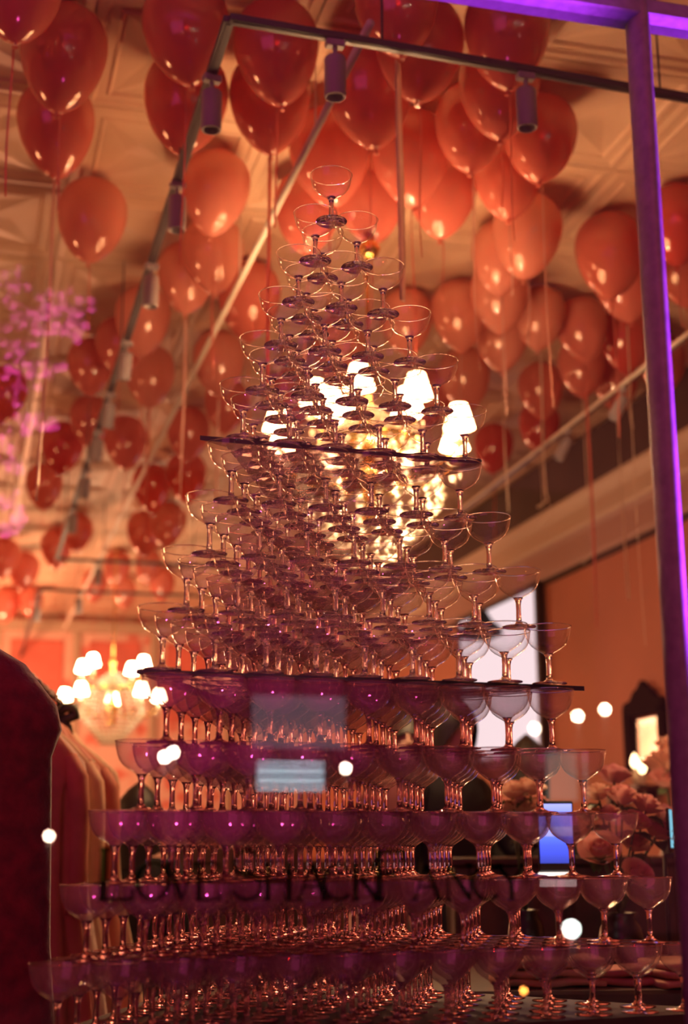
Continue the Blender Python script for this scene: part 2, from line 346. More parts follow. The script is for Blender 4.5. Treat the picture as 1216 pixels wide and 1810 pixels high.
def letter_bm(ch, s):
    bm = bmesh.new(); g = GL[ch]
    def quad(x0, y0, x1, y1, w0, w1=None):
        w0 = max(w0*1.25, .075); w1 = w0
        d = Vector((x1-x0, y1-y0)).normalized(); n = Vector((-d.y, d.x))
        vs = [bm.verts.new((p[0]*s, 0, p[1]*s)) for p in ((x0+n.x*w0/2, y0+n.y*w0/2), (x0-n.x*w0/2, y0-n.y*w0/2), (x1-n.x*w1/2, y1-n.y*w1/2), (x1+n.x*w1/2, y1+n.y*w1/2))]
        bm.faces.new(vs)
    if isinstance(g, str):
        if g == 's': pts = [(.5+.27*cos(a), .75+.25*sin(a)) for a in [R(20+250*i/14) for i in range(15)]] + [(.5+.30*cos(a), .26+.26*sin(a)) for a in [R(90-250*i/14) for i in range(15)]]
        else:
            a0, a1 = (0, 360) if g == 'arc' else (45, 315)
            pts = [(.5+.45*cos(R(a0+(a1-a0)*i/28)), .5+.5*sin(R(a0+(a1-a0)*i/28))) for i in range(29)]
        for i in range(len(pts)-1):
            (xa, ya), (xb, yb) = pts[i], pts[i+1]
            w = .04+.09*abs(yb-ya)/max(1e-6, math.hypot(xb-xa, yb-ya))
            if g == 's': w = .05+.08*(1-abs(yb-ya)/max(1e-6, math.hypot(xb-xa, yb-ya)))*(1 if 8 < i < 20 else .2)
            quad(xa, ya, xb, yb, w)
    else:
        for q in g: quad(*q)
    bmesh.ops.solidify(bm, geom=bm.faces[:], thickness=0.0006)
    return bm
TXT = 'LOVESHACKFANCY'
XP = [208, 270, 321, 370, 436, 492, 552, 599, 646, 694, 755, 812, 862, 905]
lt = thing('window_lettering', 'faint dark green serif shop name across the window glass, in front of the lower tiers', 'lettering', at_y(550, 1592, PANE_Y-0.003))
for ch, px in zip(TXT, XP):
    s = (78 if ch in 'LSF' else 57)/FPX*2.02; p = at_y(px, 1590, PANE_Y-0.003)
    finish('letter', letter_bm(ch, s), M_LET, lt, p-Vector(lt.location)-Vector((s*.5, 0, 0)), smooth=False)

# ================================================================ COUPE TOWER
SP = 0.095
HA, HB, HC, PT = 0.11025, 0.11249, 0.1175, 0.009
SEC = [(-0.0232, 2.81425, 0.37939), (-0.03568, 2.81206, 0.3354), (-0.03511, 2.81638, 0.3647)]
NROW = [0, 1, 2, 3, 4, 5, 6, 6, 7, 8, 9, 9, 10, 11, 12, 13]
def sec(t): return 0 if t <= 6 else 1 if t <= 10 else 2
def c2r(x, y): return (x*cos(YAW)+y*sin(YAW), -x*sin(YAW)+y*cos(YAW))
def foot_z(t):
    z = CZ+1.32828-(min(t, 6)-1)*HA
    if t > 6: z -= PT+(min(t, 10)-6)*HB
    if t > 10: z -= PT+(t-10)*HC
    return z
def foot_xy(t, k, row, fx=0.0):
    x, y, az = SEC[sec(t)]; n = NROW[t]
    a = Vector((cos(az), sin(az))); b = Vector((-sin(az), cos(az)))
    p = Vector((x, y))+b*(-(n-1)*SP*math.sqrt(3)/6+row*SP*math.sqrt(3)/2)+a*(k-(n-1-row)/2)*SP
    return Vector(c2r(p.x, p.y))
def coupe_profiles(h):
    s = h/0.110
    foot = [(0, 0), (.0335, 0), (.0342, .0008), (.0335, .0018), (.016, .0035), (.0075, .0075), (.0056, .0115)]
    stem = [(.0056, .0115), (.0050, .020), (.0047, .034), (.0050, .045), (.0066, .0525), (.0100, .0572)]
    bowl = [(.0052, .0540), (.0095, .0575), (.017, .0620), (.026, .0670), (.0335, .0730), (.039, .0805), (.0425, .0895), (.0448, .0995), (.0460, .1085)]
    f = lambda p: [(r, z*s) for r, z in p]
    return f(foot), f(stem), f(bowl)
GM = []
def glass_meshes(h, M_BOWL, M_STEM):
    fo, st, bo = coupe_profiles(h); out = []
    for nm, pr, seg, m in (('foot', fo, 24, M_STEM), ('stem', st, 12, M_STEM), ('bowl', bo, 26, M_BOWL)):
        bm = bmesh.new(); lathe(bm, pr, seg, close_top=nm != 'bowl', close_bot=nm == 'stem')
        if nm == 'bowl':   # rounded rim bead of solid glass
            r, z = pr[-1]
            lathe(bm, [(r+.0010*cos(a), z+.0007+.0010*sin(a)) for a in [2*pi*i/6 for i in range(7)]], seg, mi=1)
        bmesh.ops.recalc_face_normals(bm, faces=bm.faces)
        me = bpy.data.meshes.new('coupe_'+nm); bm.to_mesh(me); bm.free()
        me.materials.append(m)
        if nm == 'bowl': me.materials.append(M_STEM)
        me.polygons.foreach_set('use_smooth', [True]*len(me.polygons)); out.append(me)
    return out
GM = [glass_meshes(h, m, q) for h, m, q in zip((HA, HB, HC), M_BOWLS, (M_STEM, M_STEM, M_STEMDIM))]
allg = []
for t in range(1, 16):
    for row in range(NROW[t]):
        for k in range(NROW[t]-row): allg.append((t, row, k))
def rank(g):
    t, row, k = g
    return (0 if t <= 7 else row+1, -t)
allg.sort(key=rank)
def coupe(t, row, k):
    p = foot_xy(t, k, row); n = NROW[t]-row
    kk = '' if n == 1 else ', leftmost' if k == 0 else ', rightmost' if k == n-1 else ', %s from left' % ORD(k+1)
    rr = 'front row' if row == 0 else '%s row from front' % ORD(row+1)
    lab = 'clear coupe glass alone at the very top of the tower' if t == 1 else 'clear coupe glass in %s tier from top, %s%s' % (ORD(t), rr, kk)
    g = thing('coupe_glass', lab, 'glass', (p.x, p.y, foot_z(t)), random.uniform(0, 6.28), 'coupe glasses of the tower')
    for nm, me in zip(('foot', 'stem', 'bowl'), GM[sec(t)]): link(nm, me, None, g)
for g in allg[:300]: coupe(*g)
# the rest, deep inside the tower, as one body of glass
bm = bmesh.new()
mi_of = {}
vs, fs, mi = [], [], []
for t, row, k in allg[300:]:
    p = foot_xy(t, k, row); z = foot_z(t)
    for q, me in enumerate(GM[sec(t)]):
        o0 = len(vs)
        vs += [(v.co.x+p.x, v.co.y+p.y, v.co.z+z) for v in me.vertices]
        for f in me.polygons:
            fs.append([o0+i for i in f.vertices]); mi.append(1 if (q == 2 and f.material_index == 0) else 0)
bm.free()
me = bpy.data.meshes.new('inner_coupe_glass'); me.from_pydata(vs, [], fs); me.materials.append(M_STEMDIM); me.materials.append(M_BOWLS[2])
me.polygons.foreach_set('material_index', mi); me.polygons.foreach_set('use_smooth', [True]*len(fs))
o = bpy.data.objects.new('inner_coupe_glass', me); COL.objects.link(o); o['kind'] = 'stuff'
tag(o, 'clear coupe glasses packed deep inside the lower tiers of the tower', 'glassware')
# triangular plates under tiers six and ten
def plate(t, pl, pr, label):
    z_top = foot_z(t); z = z_top-PT/2
    A = at_z(pl[0], pl[1], z); B = at_z(pr[0], pr[1], z); A = Vector((A.x, A.y)); B = Vector((B.x, B.y))
    n = NROW[t]; F = [foot_xy(t, 0, 0), foot_xy(t, n-1, 0), foot_xy(t, 0, n-1)]
    ctr = sum(F, Vector((0, 0)))/3
    K = [ctr+(q-ctr)*(1+.075/(q-ctr).length) for q in F]      # core triangle just around the feet
    apex = K[2]; u = (B-A).normalized()
    def cross(p, q):     # where the core edge p-q comes 0.03 m behind the front edge
        nrm = Vector((-u.y, u.x)); a, b = (p-A).dot(nrm), (q-A).dot(nrm)
        tt = (.035-a)/(b-a); return p+(q-p)*tt
    L1, R1_ = cross(K[0], apex), cross(K[1], apex)
    e1, e2 = (apex-K[0]).normalized(), (apex-K[1]).normalized()
    th = thing('acrylic_plate', label, 'plate', (ctr.x, ctr.y, z_top-PT))
    pts = [q-ctr for q in (A, B, R1_, apex-e2*.012, apex-e1*.012, L1)]
    bm = bmesh.new(); prism(bm, pts, 0.0005, PT-0.0005); finish('sheet', bm, M_PLATE, th, smooth=False)
    bm = bmesh.new()
    n = len(pts); rin = [p*(1-0.003/p.length) for p in pts]; rout = [p*(1+0.002/p.length) for p in pts]
    for i in [0]:
        j = (i+1) % n
        q = [(rin[i], 0), (rin[j], 0), (rout[j], 0), (rout[i], 0), (rin[i], PT), (rin[j], PT), (rout[j], PT), (rout[i], PT)]
        w = [bm.verts.new((p.x, p.y, zz)) for p, zz in q]
        for ff in ((0, 1, 2, 3), (7, 6, 5, 4), (3, 2, 6, 7), (1, 0, 4, 5), (0, 3, 7, 4), (2, 1, 5, 6)): bm.faces.new([w[x] for x in ff])
    bmesh.ops.recalc_face_normals(bm, faces=bm.faces)
    e = finish('edge', bm, M_PLATEEDGE, th, smooth=False); e['label'] = 'dark polished front edge'
plate(6, (355, 774), (848, 816), 'small triangular clear plate with dark edge carrying the upper six tiers')
plate(10, (243, 1187), (1031, 1217), 'large triangular clear plate with dark edge across the middle of the tower')
# plinth that carries the tower
zb = foot_z(15)
A, B, Cc = foot_xy(15, 0, 0), foot_xy(15, 12, 0), foot_xy(15, 0, 12)
ctr = (A+B+Cc)/3
P = [ctr+(q-ctr)*1.16-ctr for q in (A, B, Cc)]
pt = thing('plinth', 'burgundy triangular plinth under the lowest tier of the tower', 'plinth', (ctr.x, ctr.y, 0))
bm = bmesh.new(); prism(bm, [q*.94 for q in P], 0, zb-.03); finish('body', bm, pmat('burgundy_plinth', (.22, .05, .06), .5, noise_scale=5, amt=.1), pt, smooth=False)
bm = bmesh.new(); prism(bm, P, zb-.03, zb-0.0005); finish('top', bm, pmat('wine_lacquer', (.05, .010, .012), .55, spec=.2), pt, smooth=False)

# ================================================================ BALLOONS
BAL_Z = CEIL-0.205
def balloon_mesh():
    bm = bmesh.new()
    prof = [(0.0, -0.178), (0.014, -0.177), (0.036, -0.164), (0.070, -0.134), (0.101, -0.092), (0.125, -0.042), (0.139, 0.012), (0.143, 0.055), (0.137, 0.100), (0.117, 0.142), (0.085, 0.171), (0.045, 0.189), (0.0, 0.195)]
    # smooth the pear profile
    P = [Vector((r, z)) for r, z in prof]; out = []
    for i in range(len(P)-1):
        p0, p1, p2, p3 = P[max(i-1, 0)], P[i], P[i+1], P[min(i+2, len(P)-1)]
        for s in (0, .5):
            t = s; q = .5*((2*p1)+(-p0+p2)*t+(2*p0-5*p1+4*p2-p3)*t*t+(-p0+3*p1-3*p2+p3)*t**3); out.append((max(q.x, 0), q.y))
    out.append((0, .195))
    lathe(bm, out, 28); bmesh.ops.recalc_face_normals(bm, faces=bm.faces)
    me = bpy.data.meshes.new('balloon_skin'); bm.to_mesh(me); bm.free(); me.polygons.foreach_set('use_smooth', [True]*len(me.polygons)); return me
def knot_mesh():
    bm = bmesh.new(); lathe(bm, [(0.004, .006), (.0065, 0), (.004, -.006), (.006, -.011), (.011, -.017), (.0095, -.0175), (0, -.012)], 12, center=(0, 0, -.180))
    me = bpy.data.meshes.new('knot'); bmesh.ops.recalc_face_normals(bm, faces=bm.faces); bm.to_mesh(me); bm.free(); me.polygons.foreach_set('use_smooth', [True]*len(me.polygons)); return me
SKINS = []
for m in M_BAL: 
    b = balloon_mesh(); b.materials.append(m); SKINS.append(b)
KNOTS = []
for m in M_BAL: 
    b = knot_mesh(); b.materials.append(m); KNOTS.append(b)
def ribbon(parent, length, width, m, seed, curl=0.0):
    rnd = random.Random(seed); pts, ns = [], []
    n = max(10, int(length*18)); ph, ph2 = rnd.uniform(0, 6), rnd.uniform(0, 6); amp = rnd.uniform(.004, .014); tw = rnd.uniform(-1.2, 1.2)
    for i in range(n+1):
        t = i/n; z = -.192-length*t
        c = curl*max(0, t-.82)/.18
        pts.append((amp*t*sin(ph+3.5*t)+c*.05*sin(c*4), amp*t*cos(ph2+2.7*t)+c*.03*(1-cos(c*4)), z+.02*c))
        a = -YAW+.5*sin(ph+2*t)+tw*t*t; ns.append((-sin(a), -cos(a), 0))
    bm = bmesh.new(); strip(bm, pts, width, ns); bmesh.ops.recalc_face_normals(bm, faces=bm.faces)
    finish('ribbon', bm, m, parent)
# (x, y, width) in the photograph, material, ribbon end y (or None), ribbon style (width, material), label
B = [
 (111,100,143,0,None,(.006,1),'deep red balloon high in the upper left corner, nearer of a stacked pair'),
 (100,225,128,0,885,(.009,0),'red balloon just below and behind the upper left corner one'),
 (162,388,118,1,None,(.005,1),'lone salmon balloon against bare ceiling, left of the track rail'),
 (331,55,145,0,None,(.005,1),'dark red balloon cut by the top edge, left of the track corner'),
 (330,180,143,0,None,(.005,1),'red balloon behind the first track spotlight on the left rail'),
 (380,338,115,1,None,(.005,1),'salmon balloon touching the rail beside the second spotlight, upper of three'),
 (377,448,105,1,None,(.005,1),'salmon balloon with small knot, middle of three right of the rail'),
 (330,488,100,1,935,(.011,0),'salmon balloon with bright streak and long pale ribbon, lowest of three by the rail'),
 (490,90,142,0,None,(.006,1),'dark red balloon under the near track rail, left of its first spotlight'),
 (475,180,138,0,720,(.012,1),'coral balloon with a straight red ribbon left of the tower tip'),
 (661,158,150,0,None,(.005,1),'large red balloon directly right of the middle near spotlight'),
 (747,90,148,0,None,(.006,1),'dark red balloon at top centre crossed by the near rail'),
 (597,275,138,0,None,(.005,1),'red balloon right behind the topmost coupe'),
 (567,368,115,0,None,(.005,1),'coral balloon behind the second tier, its left edge showing'),
 (645,355,122,0,None,(.005,1),'coral balloon right of the second tier glasses'),
 (722,272,135,0,None,(.005,1),'red balloon hanging between tower tip and the wide ribbon'),
 (770,342,118,0,None,(.005,1),'coral balloon with visible knot below right of the wide ribbon'),
 (828,225,125,0,650,(.010,0),'red balloon with dark knot and ribbon right of the tower tip'),
 (880,160,135,0,None,(.006,1),'red balloon partly behind the right near spotlight'),
 (952,243,122,0,720,(.007,0),'red balloon with curved highlight, below right near spotlight'),
 (893,315,114,0,None,(.005,0),'coral balloon with dark knot facing the viewer, right of centre'),
 (930,415,120,1,None,(.006,0),'salmon balloon with long highlight, top of the right hand column'),
 (885,452,100,1,None,(.005,0),'salmon balloon half hidden, second in the right hand column'),
 (883,522,98,1,None,(.005,0),'salmon balloon with ring highlight, third in the right hand column'),
 (886,595,94,1,905,(.008,2),'salmon balloon with pointed base, fourth in the right hand column'),
 (802,557,98,1,None,(.005,0),'broad pale salmon balloon with ring highlight right of the tower'),
 (822,668,88,1,None,(.005,0),'salmon balloon just above the glowing chandelier shade'),
 (953,560,86,1,930,(.020,2),'salmon balloon with large ring highlight right of the column'),
 (1030,580,90,0,1110,(.013,1),'coral balloon with small ring highlight and a long red ribbon'),
 (1028,648,80,0,1000,(.018,2),'coral balloon under the long ribboned one, right side'),
 (956,688,76,0,900,(.018,2),'coral balloon low in the right cluster with bright dot'),
 (953,752,70,2,None,(.006,2),'small dark red balloon where the right rail begins'),
 (1078,450,120,0,None,(.006,1),'coral balloon beside the window mullion, nearer of the pair'),
 (1112,498,104,0,1140,(.008,2),'coral balloon behind the pair beside the mullion'),
 (1200,475,100,0,None,(.006,1),'coral balloon seen past the right side of the mullion'),
 (1195,395,108,2,None,(.006,1),'dark red balloon high beyond the right side of the mullion'),
 (872,790,68,2,None,(.006,1),'dark red balloon low beside the chandelier'),
 (252,565,95,1,None,(.005,1),'salmon balloon crossed by the left rail, uppermost of its cluster'),
 (160,645,76,0,None,(.006,1),'coral balloon left of the white spotlights with bright dot'),
 (212,610,80,0,None,(.005,1),'coral balloon tucked behind the left rail'),
 (265,663,86,1,1010,(.012,1),'coral balloon right of the white spotlights, with broad red ribbon'),
 (387,640,90,1,900,(.013,0),'salmon balloon with double highlight left of the fifth tier'),
 (400,715,76,0,None,(.005,1),'coral balloon left of the small plate'),
 (333,765,74,0,None,(.005,1),'coral balloon behind the conduit, left of the small plate'),
 (222,780,75,0,None,(.005,1),'coral balloon with pointed base right of the lower left spotlights'),
 (330,842,70,2,None,(.005,1),'dark coral balloon left of the seventh tier'),
 (268,860,66,2,None,(.005,1),'dark red balloon beside the lower conduit'),
 (110,790,72,2,None,(.005,1),'dark red balloon left of the lower rail spotlights'),
 (78,858,62,0,None,(.005,1),'red balloon at the far left, low beside the long ribbon'),
 (295,925,64,0,None,(.005,1),'coral balloon behind the eighth tier at its left'),
 (255,940,62,0,None,(.005,1),'coral balloon above the far rail, left one of two'),
 (100,968,54,0,None,(.005,1),'coral balloon at the far end of the left rail'),
 (137,940,48,0,None,(.005,1),'coral balloon just right of the far rail corner'),
 (207,1002,46,0,None,(.005,1),'small coral balloon below the far rail'),
 (262,1000,46,0,None,(.005,1),'small coral balloon left of the ninth tier, below far rail'),
 (167,1034,40,0,None,(.005,1),'tiny coral balloon crossed by the second far rail'),
 (219,1046,38,1,None,(.005,1),'tiny pale balloon against the bright back ceiling'),
 (286,1032,42,0,None,(.005,1),'tiny coral balloon left of the tenth tier'),
 (6,985,56,0,None,(.005,1),'coral balloon cut by the left edge, far back'),
 (42,1008,52,0,None,(.005,1),'coral balloon with streak at far left above the second rail'),
 (12,1068,46,0,None,(.005,1),'small coral balloon lowest at the far left edge'),
 (55,1062,40,0,None,(.005,1),'tiny coral balloon at far left beside the second rail end'),
 (440,530,110,0,None,(.006,1),'orange balloon behind the third and fourth tiers at their left'),
 (728,565,92,1,None,(.005,1),'salmon balloon behind the right end of the fourth tier'),
 (30,-25,150,0,None,(.006,1),'dark red balloon mostly above the top left corner'),
 (882,62,142,0,None,(.006,1),'dark red balloon in shade near the top right, left of the transom'),
 (6,695,78,2,None,(.006,1),'red balloon cut by the left edge halfway up'),
 (160,742,66,0,None,(.005,1),'coral balloon behind the left rail, lower middle'),
 (1105,600,86,2,None,(.008,2),'dark red balloon left of the mullion above the right rail'),
 (1088,676,76,0,1060,(.012,2),'coral balloon just above the right rail spotlight'),
 (760,700,78,0,None,(.005,1),'coral balloon glimpsed through the sixth tier'),
 (600,620,92,1,None,(.005,1),'salmon balloon glimpsed through the middle of the upper tiers'),
 (520,700,82,0,None,(.005,1),'coral balloon glimpsed left inside the upper tiers'),
 (1170,640,80,0,850,(.010,2),'coral balloon with pale ribbon close left of the mullion, low'),
 (708,-95,140,0,530,(.032,0),'dark red balloon above the top edge, its wide pale ribbon hanging down the centre'),
]
BP = []
for (px, py, w, *_r) in B:
    p = at_z(px, py, BAL_Z); s = 1+(min(1.18, max(.86, w/FPX*(p-EYE).length/.282))-1)*.8
    z = CEIL-.020-.195*s; p = at_z(px, py, z+.02)
    if px == 708: p = at_f(700, -80, 3.9); z = CEIL-.25
    BP.append([p.x, p.y, z, s])
CA, CB = at_z(655, 40, CEIL-.045), at_z(170, 1000, CEIL-.045)
cd = Vector((CB.x-CA.x, CB.y-CA.y)).normalized()
for it in range(240):     # balloons jostle until none cuts another
    for i in range(len(BP)):
        for j in range(i):
            a, b = BP[i], BP[j]; dx, dy = a[0]-b[0], a[1]-b[1]; d = math.hypot(dx, dy) or 1e-3
            m = .143*(a[3]+b[3])+.004
            if d < m:
                q = (m-d)/2/d*.6
                a[0] += dx*q; a[1] += dy*q; b[0] -= dx*q; b[1] -= dy*q
for i, (px, py, w, mt, rend, (rw, rm), lab) in enumerate(B):
    p = at_z(px, py, BAL_Z); 
    dist = (p-EYE).length; wid = w/FPX*dist
    s = min(1.18, max(.86, wid/.282))
    s = 1+(s-1)*.8
    z = CEIL-.020-.195*s
    p = at_z(px, py, z+.02)
    if px == 708: p = at_f(700, -80, 3.9); z = CEIL-.25; p.z = z
    p = Vector((BP[i][0], BP[i][1], p.z)); z, s = BP[i][2], BP[i][3]
    rnd = random.Random(i*7+1)
    b = thing('balloon', lab, 'balloon', (p.x, p.y, z), rnd.uniform(0, 6.28), 'coral balloons under the ceiling')
    b.scale = (s, s, s)
    tilt = (rnd.uniform(-.10, .10), rnd.uniform(-.10, .10), 0)
    sk = link('balloon_skin', SKINS[mt], None, b); sk.rotation_euler = tilt
    kn = link('knot', KNOTS[mt], None, b); kn.rotation_euler = tilt
    b.rotation_euler = (0, 0, 0)
    f = p.dot(FWD)
    if rend:
        L = ((z-.19*s)-at_f(px, rend, f).z)/s
    else: L = rnd.uniform(.25, .6)
    ribbon(b, max(.15, L), rw/s, M_RIB[rm], i, curl=1.0 if (rw > .015 and px != 708) else 0)

# ================================================================ TRACK LIGHTS
TZR = CZ+2.3
def track_rail(name, label, a, b, w=.032):
    d = (b-a); L = d.length
    o = thing(name, label, 'rail', a)
    q = Vector((1, 0, 0)).rotation_difference(d.normalized()).to_matrix()
    bm = bmesh.new(); bevel_box(bm, d/2+Vector((0, 0, 0)), (L, w, .022), .002, q)
    finish('channel', bm, M_TRACK, o, smooth=False)
    bm = bmesh.new(); box(bm, d/2-Vector((0, 0, .0125)), (L-.02, w*.4, .003), 0, q); finish('slot', bm, M_METALD, o, smooth=False)
    n = max(2, int(L/1.6))
    for i in range(n):
        p = d*((i+.5)/n); bm = bmesh.new(); tube(bm, [(p.x, p.y, .011), (p.x, p.y, CEIL-a.z-.005)], .0035, 6)
        finish('suspension_rod', bm, M_TRACK, o)
    return o
def at_line_z(px, py, z): return at_z(px, py, z)
N0 = at_z(405, 33, TZR); N1 = at_z(1213, 173, TZR); F0 = at_z(100, 988, TZR); F1 = at_z(420, 1002, TZR)
G0 = at_z(72, 1042, TZR); G1 = at_z(420, 1056, TZR); G2 = at_z(25, 1195, TZR)
R0 = at_z(1216, 592, TZR); R1 = at_z(880, 852, TZR)
track_rail('track_rail', 'dark track rail crossing the top just inside the window', N0, N1+(N1-N0)*.25)
track_rail('track_rail', 'long dark track rail running back on the left side', N0+(N0-N0), F0)
track_rail('track_rail', 'thin dark rail across the far end of the first track', F0, F1)
track_rail('track_rail', 'thin dark rail at the near side of the second, farther track', G0, G1)
track_rail('track_rail', 'short far rail running back at the left edge', G0, G2)
r = track_rail('track_rail', 'pale track rail running along the right wall', R0+(R0-R1)*.2, R1+(R1-R0)*.6, .03)
for c in r.children: 
    if c.name.startswith('channel'): c.data.materials[0] = M_PIPE
def spot(p, label, yaw=0, tilt=0, s=1.0, side=0):
    """cylindrical spotlight on its stem below the rail at p"""
    o = thing('track_spotlight', label, 'spotlight', (p.x, p.y, p.z-.011), yaw, 'cylindrical spotlights on the track rails')
    bm = bmesh.new(); bevel_box(bm, (0, 0, -.012), (.055, .030, .022), .003); finish('adapter', bm, M_SPOT, o, smooth=False)
    bm = bmesh.new(); tube(bm, [(side*.0, 0, -.02), (side*.01, 0, -.045), (side*.012, 0, -.062)], .007, 8); finish('stem', bm, M_SPOT, o)
    bm = bmesh.new(); rot = Matrix.Rotation(tilt, 3, 'X')
    lathe(bm, [(0, 0), (.026, 0), (.030, -.004), (.031, -.010), (.031, -.125), (.029, -.128), (.026, -.128), (.024, -.110), (0, -.108)], 24, center=(side*.012, 0, -.055), axis=rot)
    bmesh.ops.recalc_face_normals(bm, faces=bm.faces); c = finish('can', bm, M_SPOT, o)
    bm = bmesh.new(); lathe(bm, [(0, 0), (.022, 0)], 16, center=(side*.012, 0, -.055), axis=rot)
    for v in bm.verts: v.co += rot @ Vector((0, 0, -.1075))
    finish('lens', bm, M_METALD, c)
def on_seg(a, b, px, py):
    # nearest point of the rail to a picture position
    best, bp = 1e9, None
    inv = CM.inverted()
    for i in range(2001):
        q = a+(b-a)*(i/2000); c = inv @ (q-EYE).to_4d() if False else CM3.transposed() @ (q-EYE)
        if c.z > -0.1: continue
        u = 608+FPX*c.x/-c.z; v = 905-FPX*c.y/-c.z; e = (u-px)**2+(v-py)**2
        if e < best: best, bp = e, q
    return bp
for px, py, lab in ((592, 66, 'purple lit spotlight hanging from the near rail, first right of its corner'), (928, 124, 'purple lit spotlight hanging from the near rail, nearer the mullion')):
    spot(on_seg(N0, N1, px, py), lab, 0)
for i, (px, py) in enumerate(((378, 128), (318, 318), (270, 462), (228, 600), (193, 690), (171, 755), (148, 825), (128, 892))):
    spot(on_seg(N0, F0, px, py), '%s spotlight from the window on the long left rail%s' % (ORD(i+1), ', purple lit' if i < 3 else ', pale'), .2, tilt=(.0 if i < 3 else .25))
spot(on_seg(F0, F1, 174, 992), 'small dark spotlight on the rail across the first track end', 0)
spot(on_seg(G0, G1, 140, 1045), 'small dark spotlight on the near side of the second track', 0)
spot(on_seg(G0, G2, 62, 1060), 'tiny dark spotlight near the corner of the second track', 0)
spot(on_seg(R0, R1, 1100, 680), 'pale spotlight on the right wall rail, nearest the mullion', 1.4, tilt=.5)
spot(on_seg(R0, R1, 1003, 757), 'pale spotlight on the right wall rail, left of the first', 1.4, tilt=.5)
# conduit on the ceiling
PZ = CZ+2.375; a = at_z(655, 40, PZ)
b = at_z(170, 1000, PZ); b = b+(b-a)*.45
c = thing('conduit', 'cream conduit pipe hung under the ceiling, running back to the left', 'pipe', a)
bm = bmesh.new(); tube(bm, [Vector((0, 0, 0)), b-a], .013, 12); finish('pipe', bm, M_PIPE, c)
for i in range(9):
    p = (b-a)*((i+.5)/9); bm = bmesh.new(); tube(bm, [p+Vector((0, 0, .016)), Vector((p.x, p.y, CEIL-PZ-.004))], .003, 6); finish('hanger_rod', bm, M_PIPE, c)

# ================================================================ CHANDELIERS
def shade_bm(r0, r1, h):
    bm = bmesh.new(); lathe(bm, [(r1, 0), (r0, h), (r0-.003, h), (r1-.003, 0), (r1, 0)], 20); return bm
def chandelier(loc, label, top_z, tiers, sm, crystals=True, power=0):
    o = thing('chandelier', label, 'chandelier', loc)
    bm = bmesh.new(); tube(bm, [(0, 0, -.05), (0, 0, top_z-loc.z)], .007, 8); finish('stem', bm, M_BRASS, o)
    bm = bmesh.new(); lathe(bm, [(0, -.30), (.02, -.29), (.035, -.26), (.02, -.22), (.03, -.16), (.05, -.10), (.03, -.04), (.02, .05), (.035, .10), (.018, .16), (.012, .24), (.03, .28), (.012, .32), (0, .33)], 20); finish('column', bm, M_BRASS, o)
    for (n, rad, z, ph) in tiers:
        for i in range(n):
            a = 2*pi*i/n+ph; d = Vector((cos(a), sin(a), 0))
            pts = []
            for s in range(13):
                t = s/12; pts.append(d*(.03+(rad-.03)*t)+Vector((0, 0, z-.10*sin(pi*t)*(1-.2*t)-.02+.02*t)))
            bm = bmesh.new(); tube(bm, pts, .006, 8); ar = finish('arm', bm, M_BRASS, o)
            e = d*rad+Vector((0, 0, z))
            bm = bmesh.new(); lathe(bm, [(0, 0), (.012, .002), (.034, .014), (.036, .018), (.012, .010), (.009, .02), (.009, .075), (0, .076)], 16, center=e); finish('candle_cup', bm, M_CRYSTALW, ar)
            bm = shade_bm(.032, .060, .095); bmesh.ops.translate(bm, vec=e+Vector((0, 0, .07)), verts=bm.verts); s_ = finish('lamp_shade', bm, sm, ar); s_['label'] = 'glowing white lamp shade'
            if power and n == 8: lamp('shade_bulb', 'POINT', loc+e+Vector((0, 0, .096)), 17.0, (1.0, .60, .28), shadow_soft_size=.012)
            # crystal drops under each cup
            bm = bmesh.new()
            for k in range(3):
                q = e+Vector((.02*cos(k*2.1), .02*sin(k*2.1), -.03-.01*k))
                lathe(bm, [(0, -.028), (.009, 0), (0, .014)], 6, center=q)
            x = finish('crystal_drop', bm, M_CRYSTALW, ar, smooth=False); x['kind'] = 'stuff'
    if crystals:
        # draped strands and the crystal basket below
        for i in range(22):
            a = 2*pi*i/22; bm = bmesh.new()
            for s in range(17):
                t = s/16; rr = .05+.235*sin(pi*min(1, t*1.7)*.5)*(1 if t < .6 else 1-(t-.6)*2.1); zz = .16-.60*t
                lathe(bm, [(0, -.019), (.017, 0), (0, .019)], 6, center=(rr*cos(a), rr*sin(a), zz))
            x = finish('crystal_strand', bm, M_CRYSTALW, o, smooth=False)
        bm = bmesh.new(); lathe(bm, [(0, .0), (.10, .004), (.19, .03), (.20, .045), (.19, .04), (.10, .014), (0, .010)], 28); bmesh.ops.recalc_face_normals(bm, faces=bm.faces); finish('basket_baffle', bm, M_BRASS, o)  # brass dish added to keep the basket lamps' light off the ceiling
        if power:   # unseen lamps added inside the basket to brighten its crystals
            for zz in (-.08, -.24):
                l = lamp('basket_fill', 'POINT', loc+Vector((.05, 0, zz)), power, (1.0, .62, .33), shadow_soft_size=.03)
    return o
ch = at_f(652, 800, 5.25)
chandelier(Vector((ch.x, ch.y, ch.z)), 'large glowing crystal chandelier hanging behind the tower', CEIL-.02,
           [(8, .37, -.02, .12), (5, .21, .12, .5)], M_SHADE, True, 42)
bp = at_f(653, 440, 5.25)
bm = bmesh.new(); lathe(bm, [(0, -.045), (.028, -.036), (.045, 0), (.028, .036), (0, .045)], 20, center=bp)
bmesh.ops.recalc_face_normals(bm, faces=bm.faces)
o = finish('brass_ball', bm, M_BRASS, [c for c in bpy.data.objects if c.name == 'chandelier'][0], smooth=True); o.location = -Vector(o.parent.location)
cl = at_f(198, 1225, 12.6)
chandelier(cl, 'small glowing chandelier far back at the left, above the clothes rail', CEIL-.02, [(5, .44, -.12, .2), (4, .32, .14, .9)], M_SHADE2)

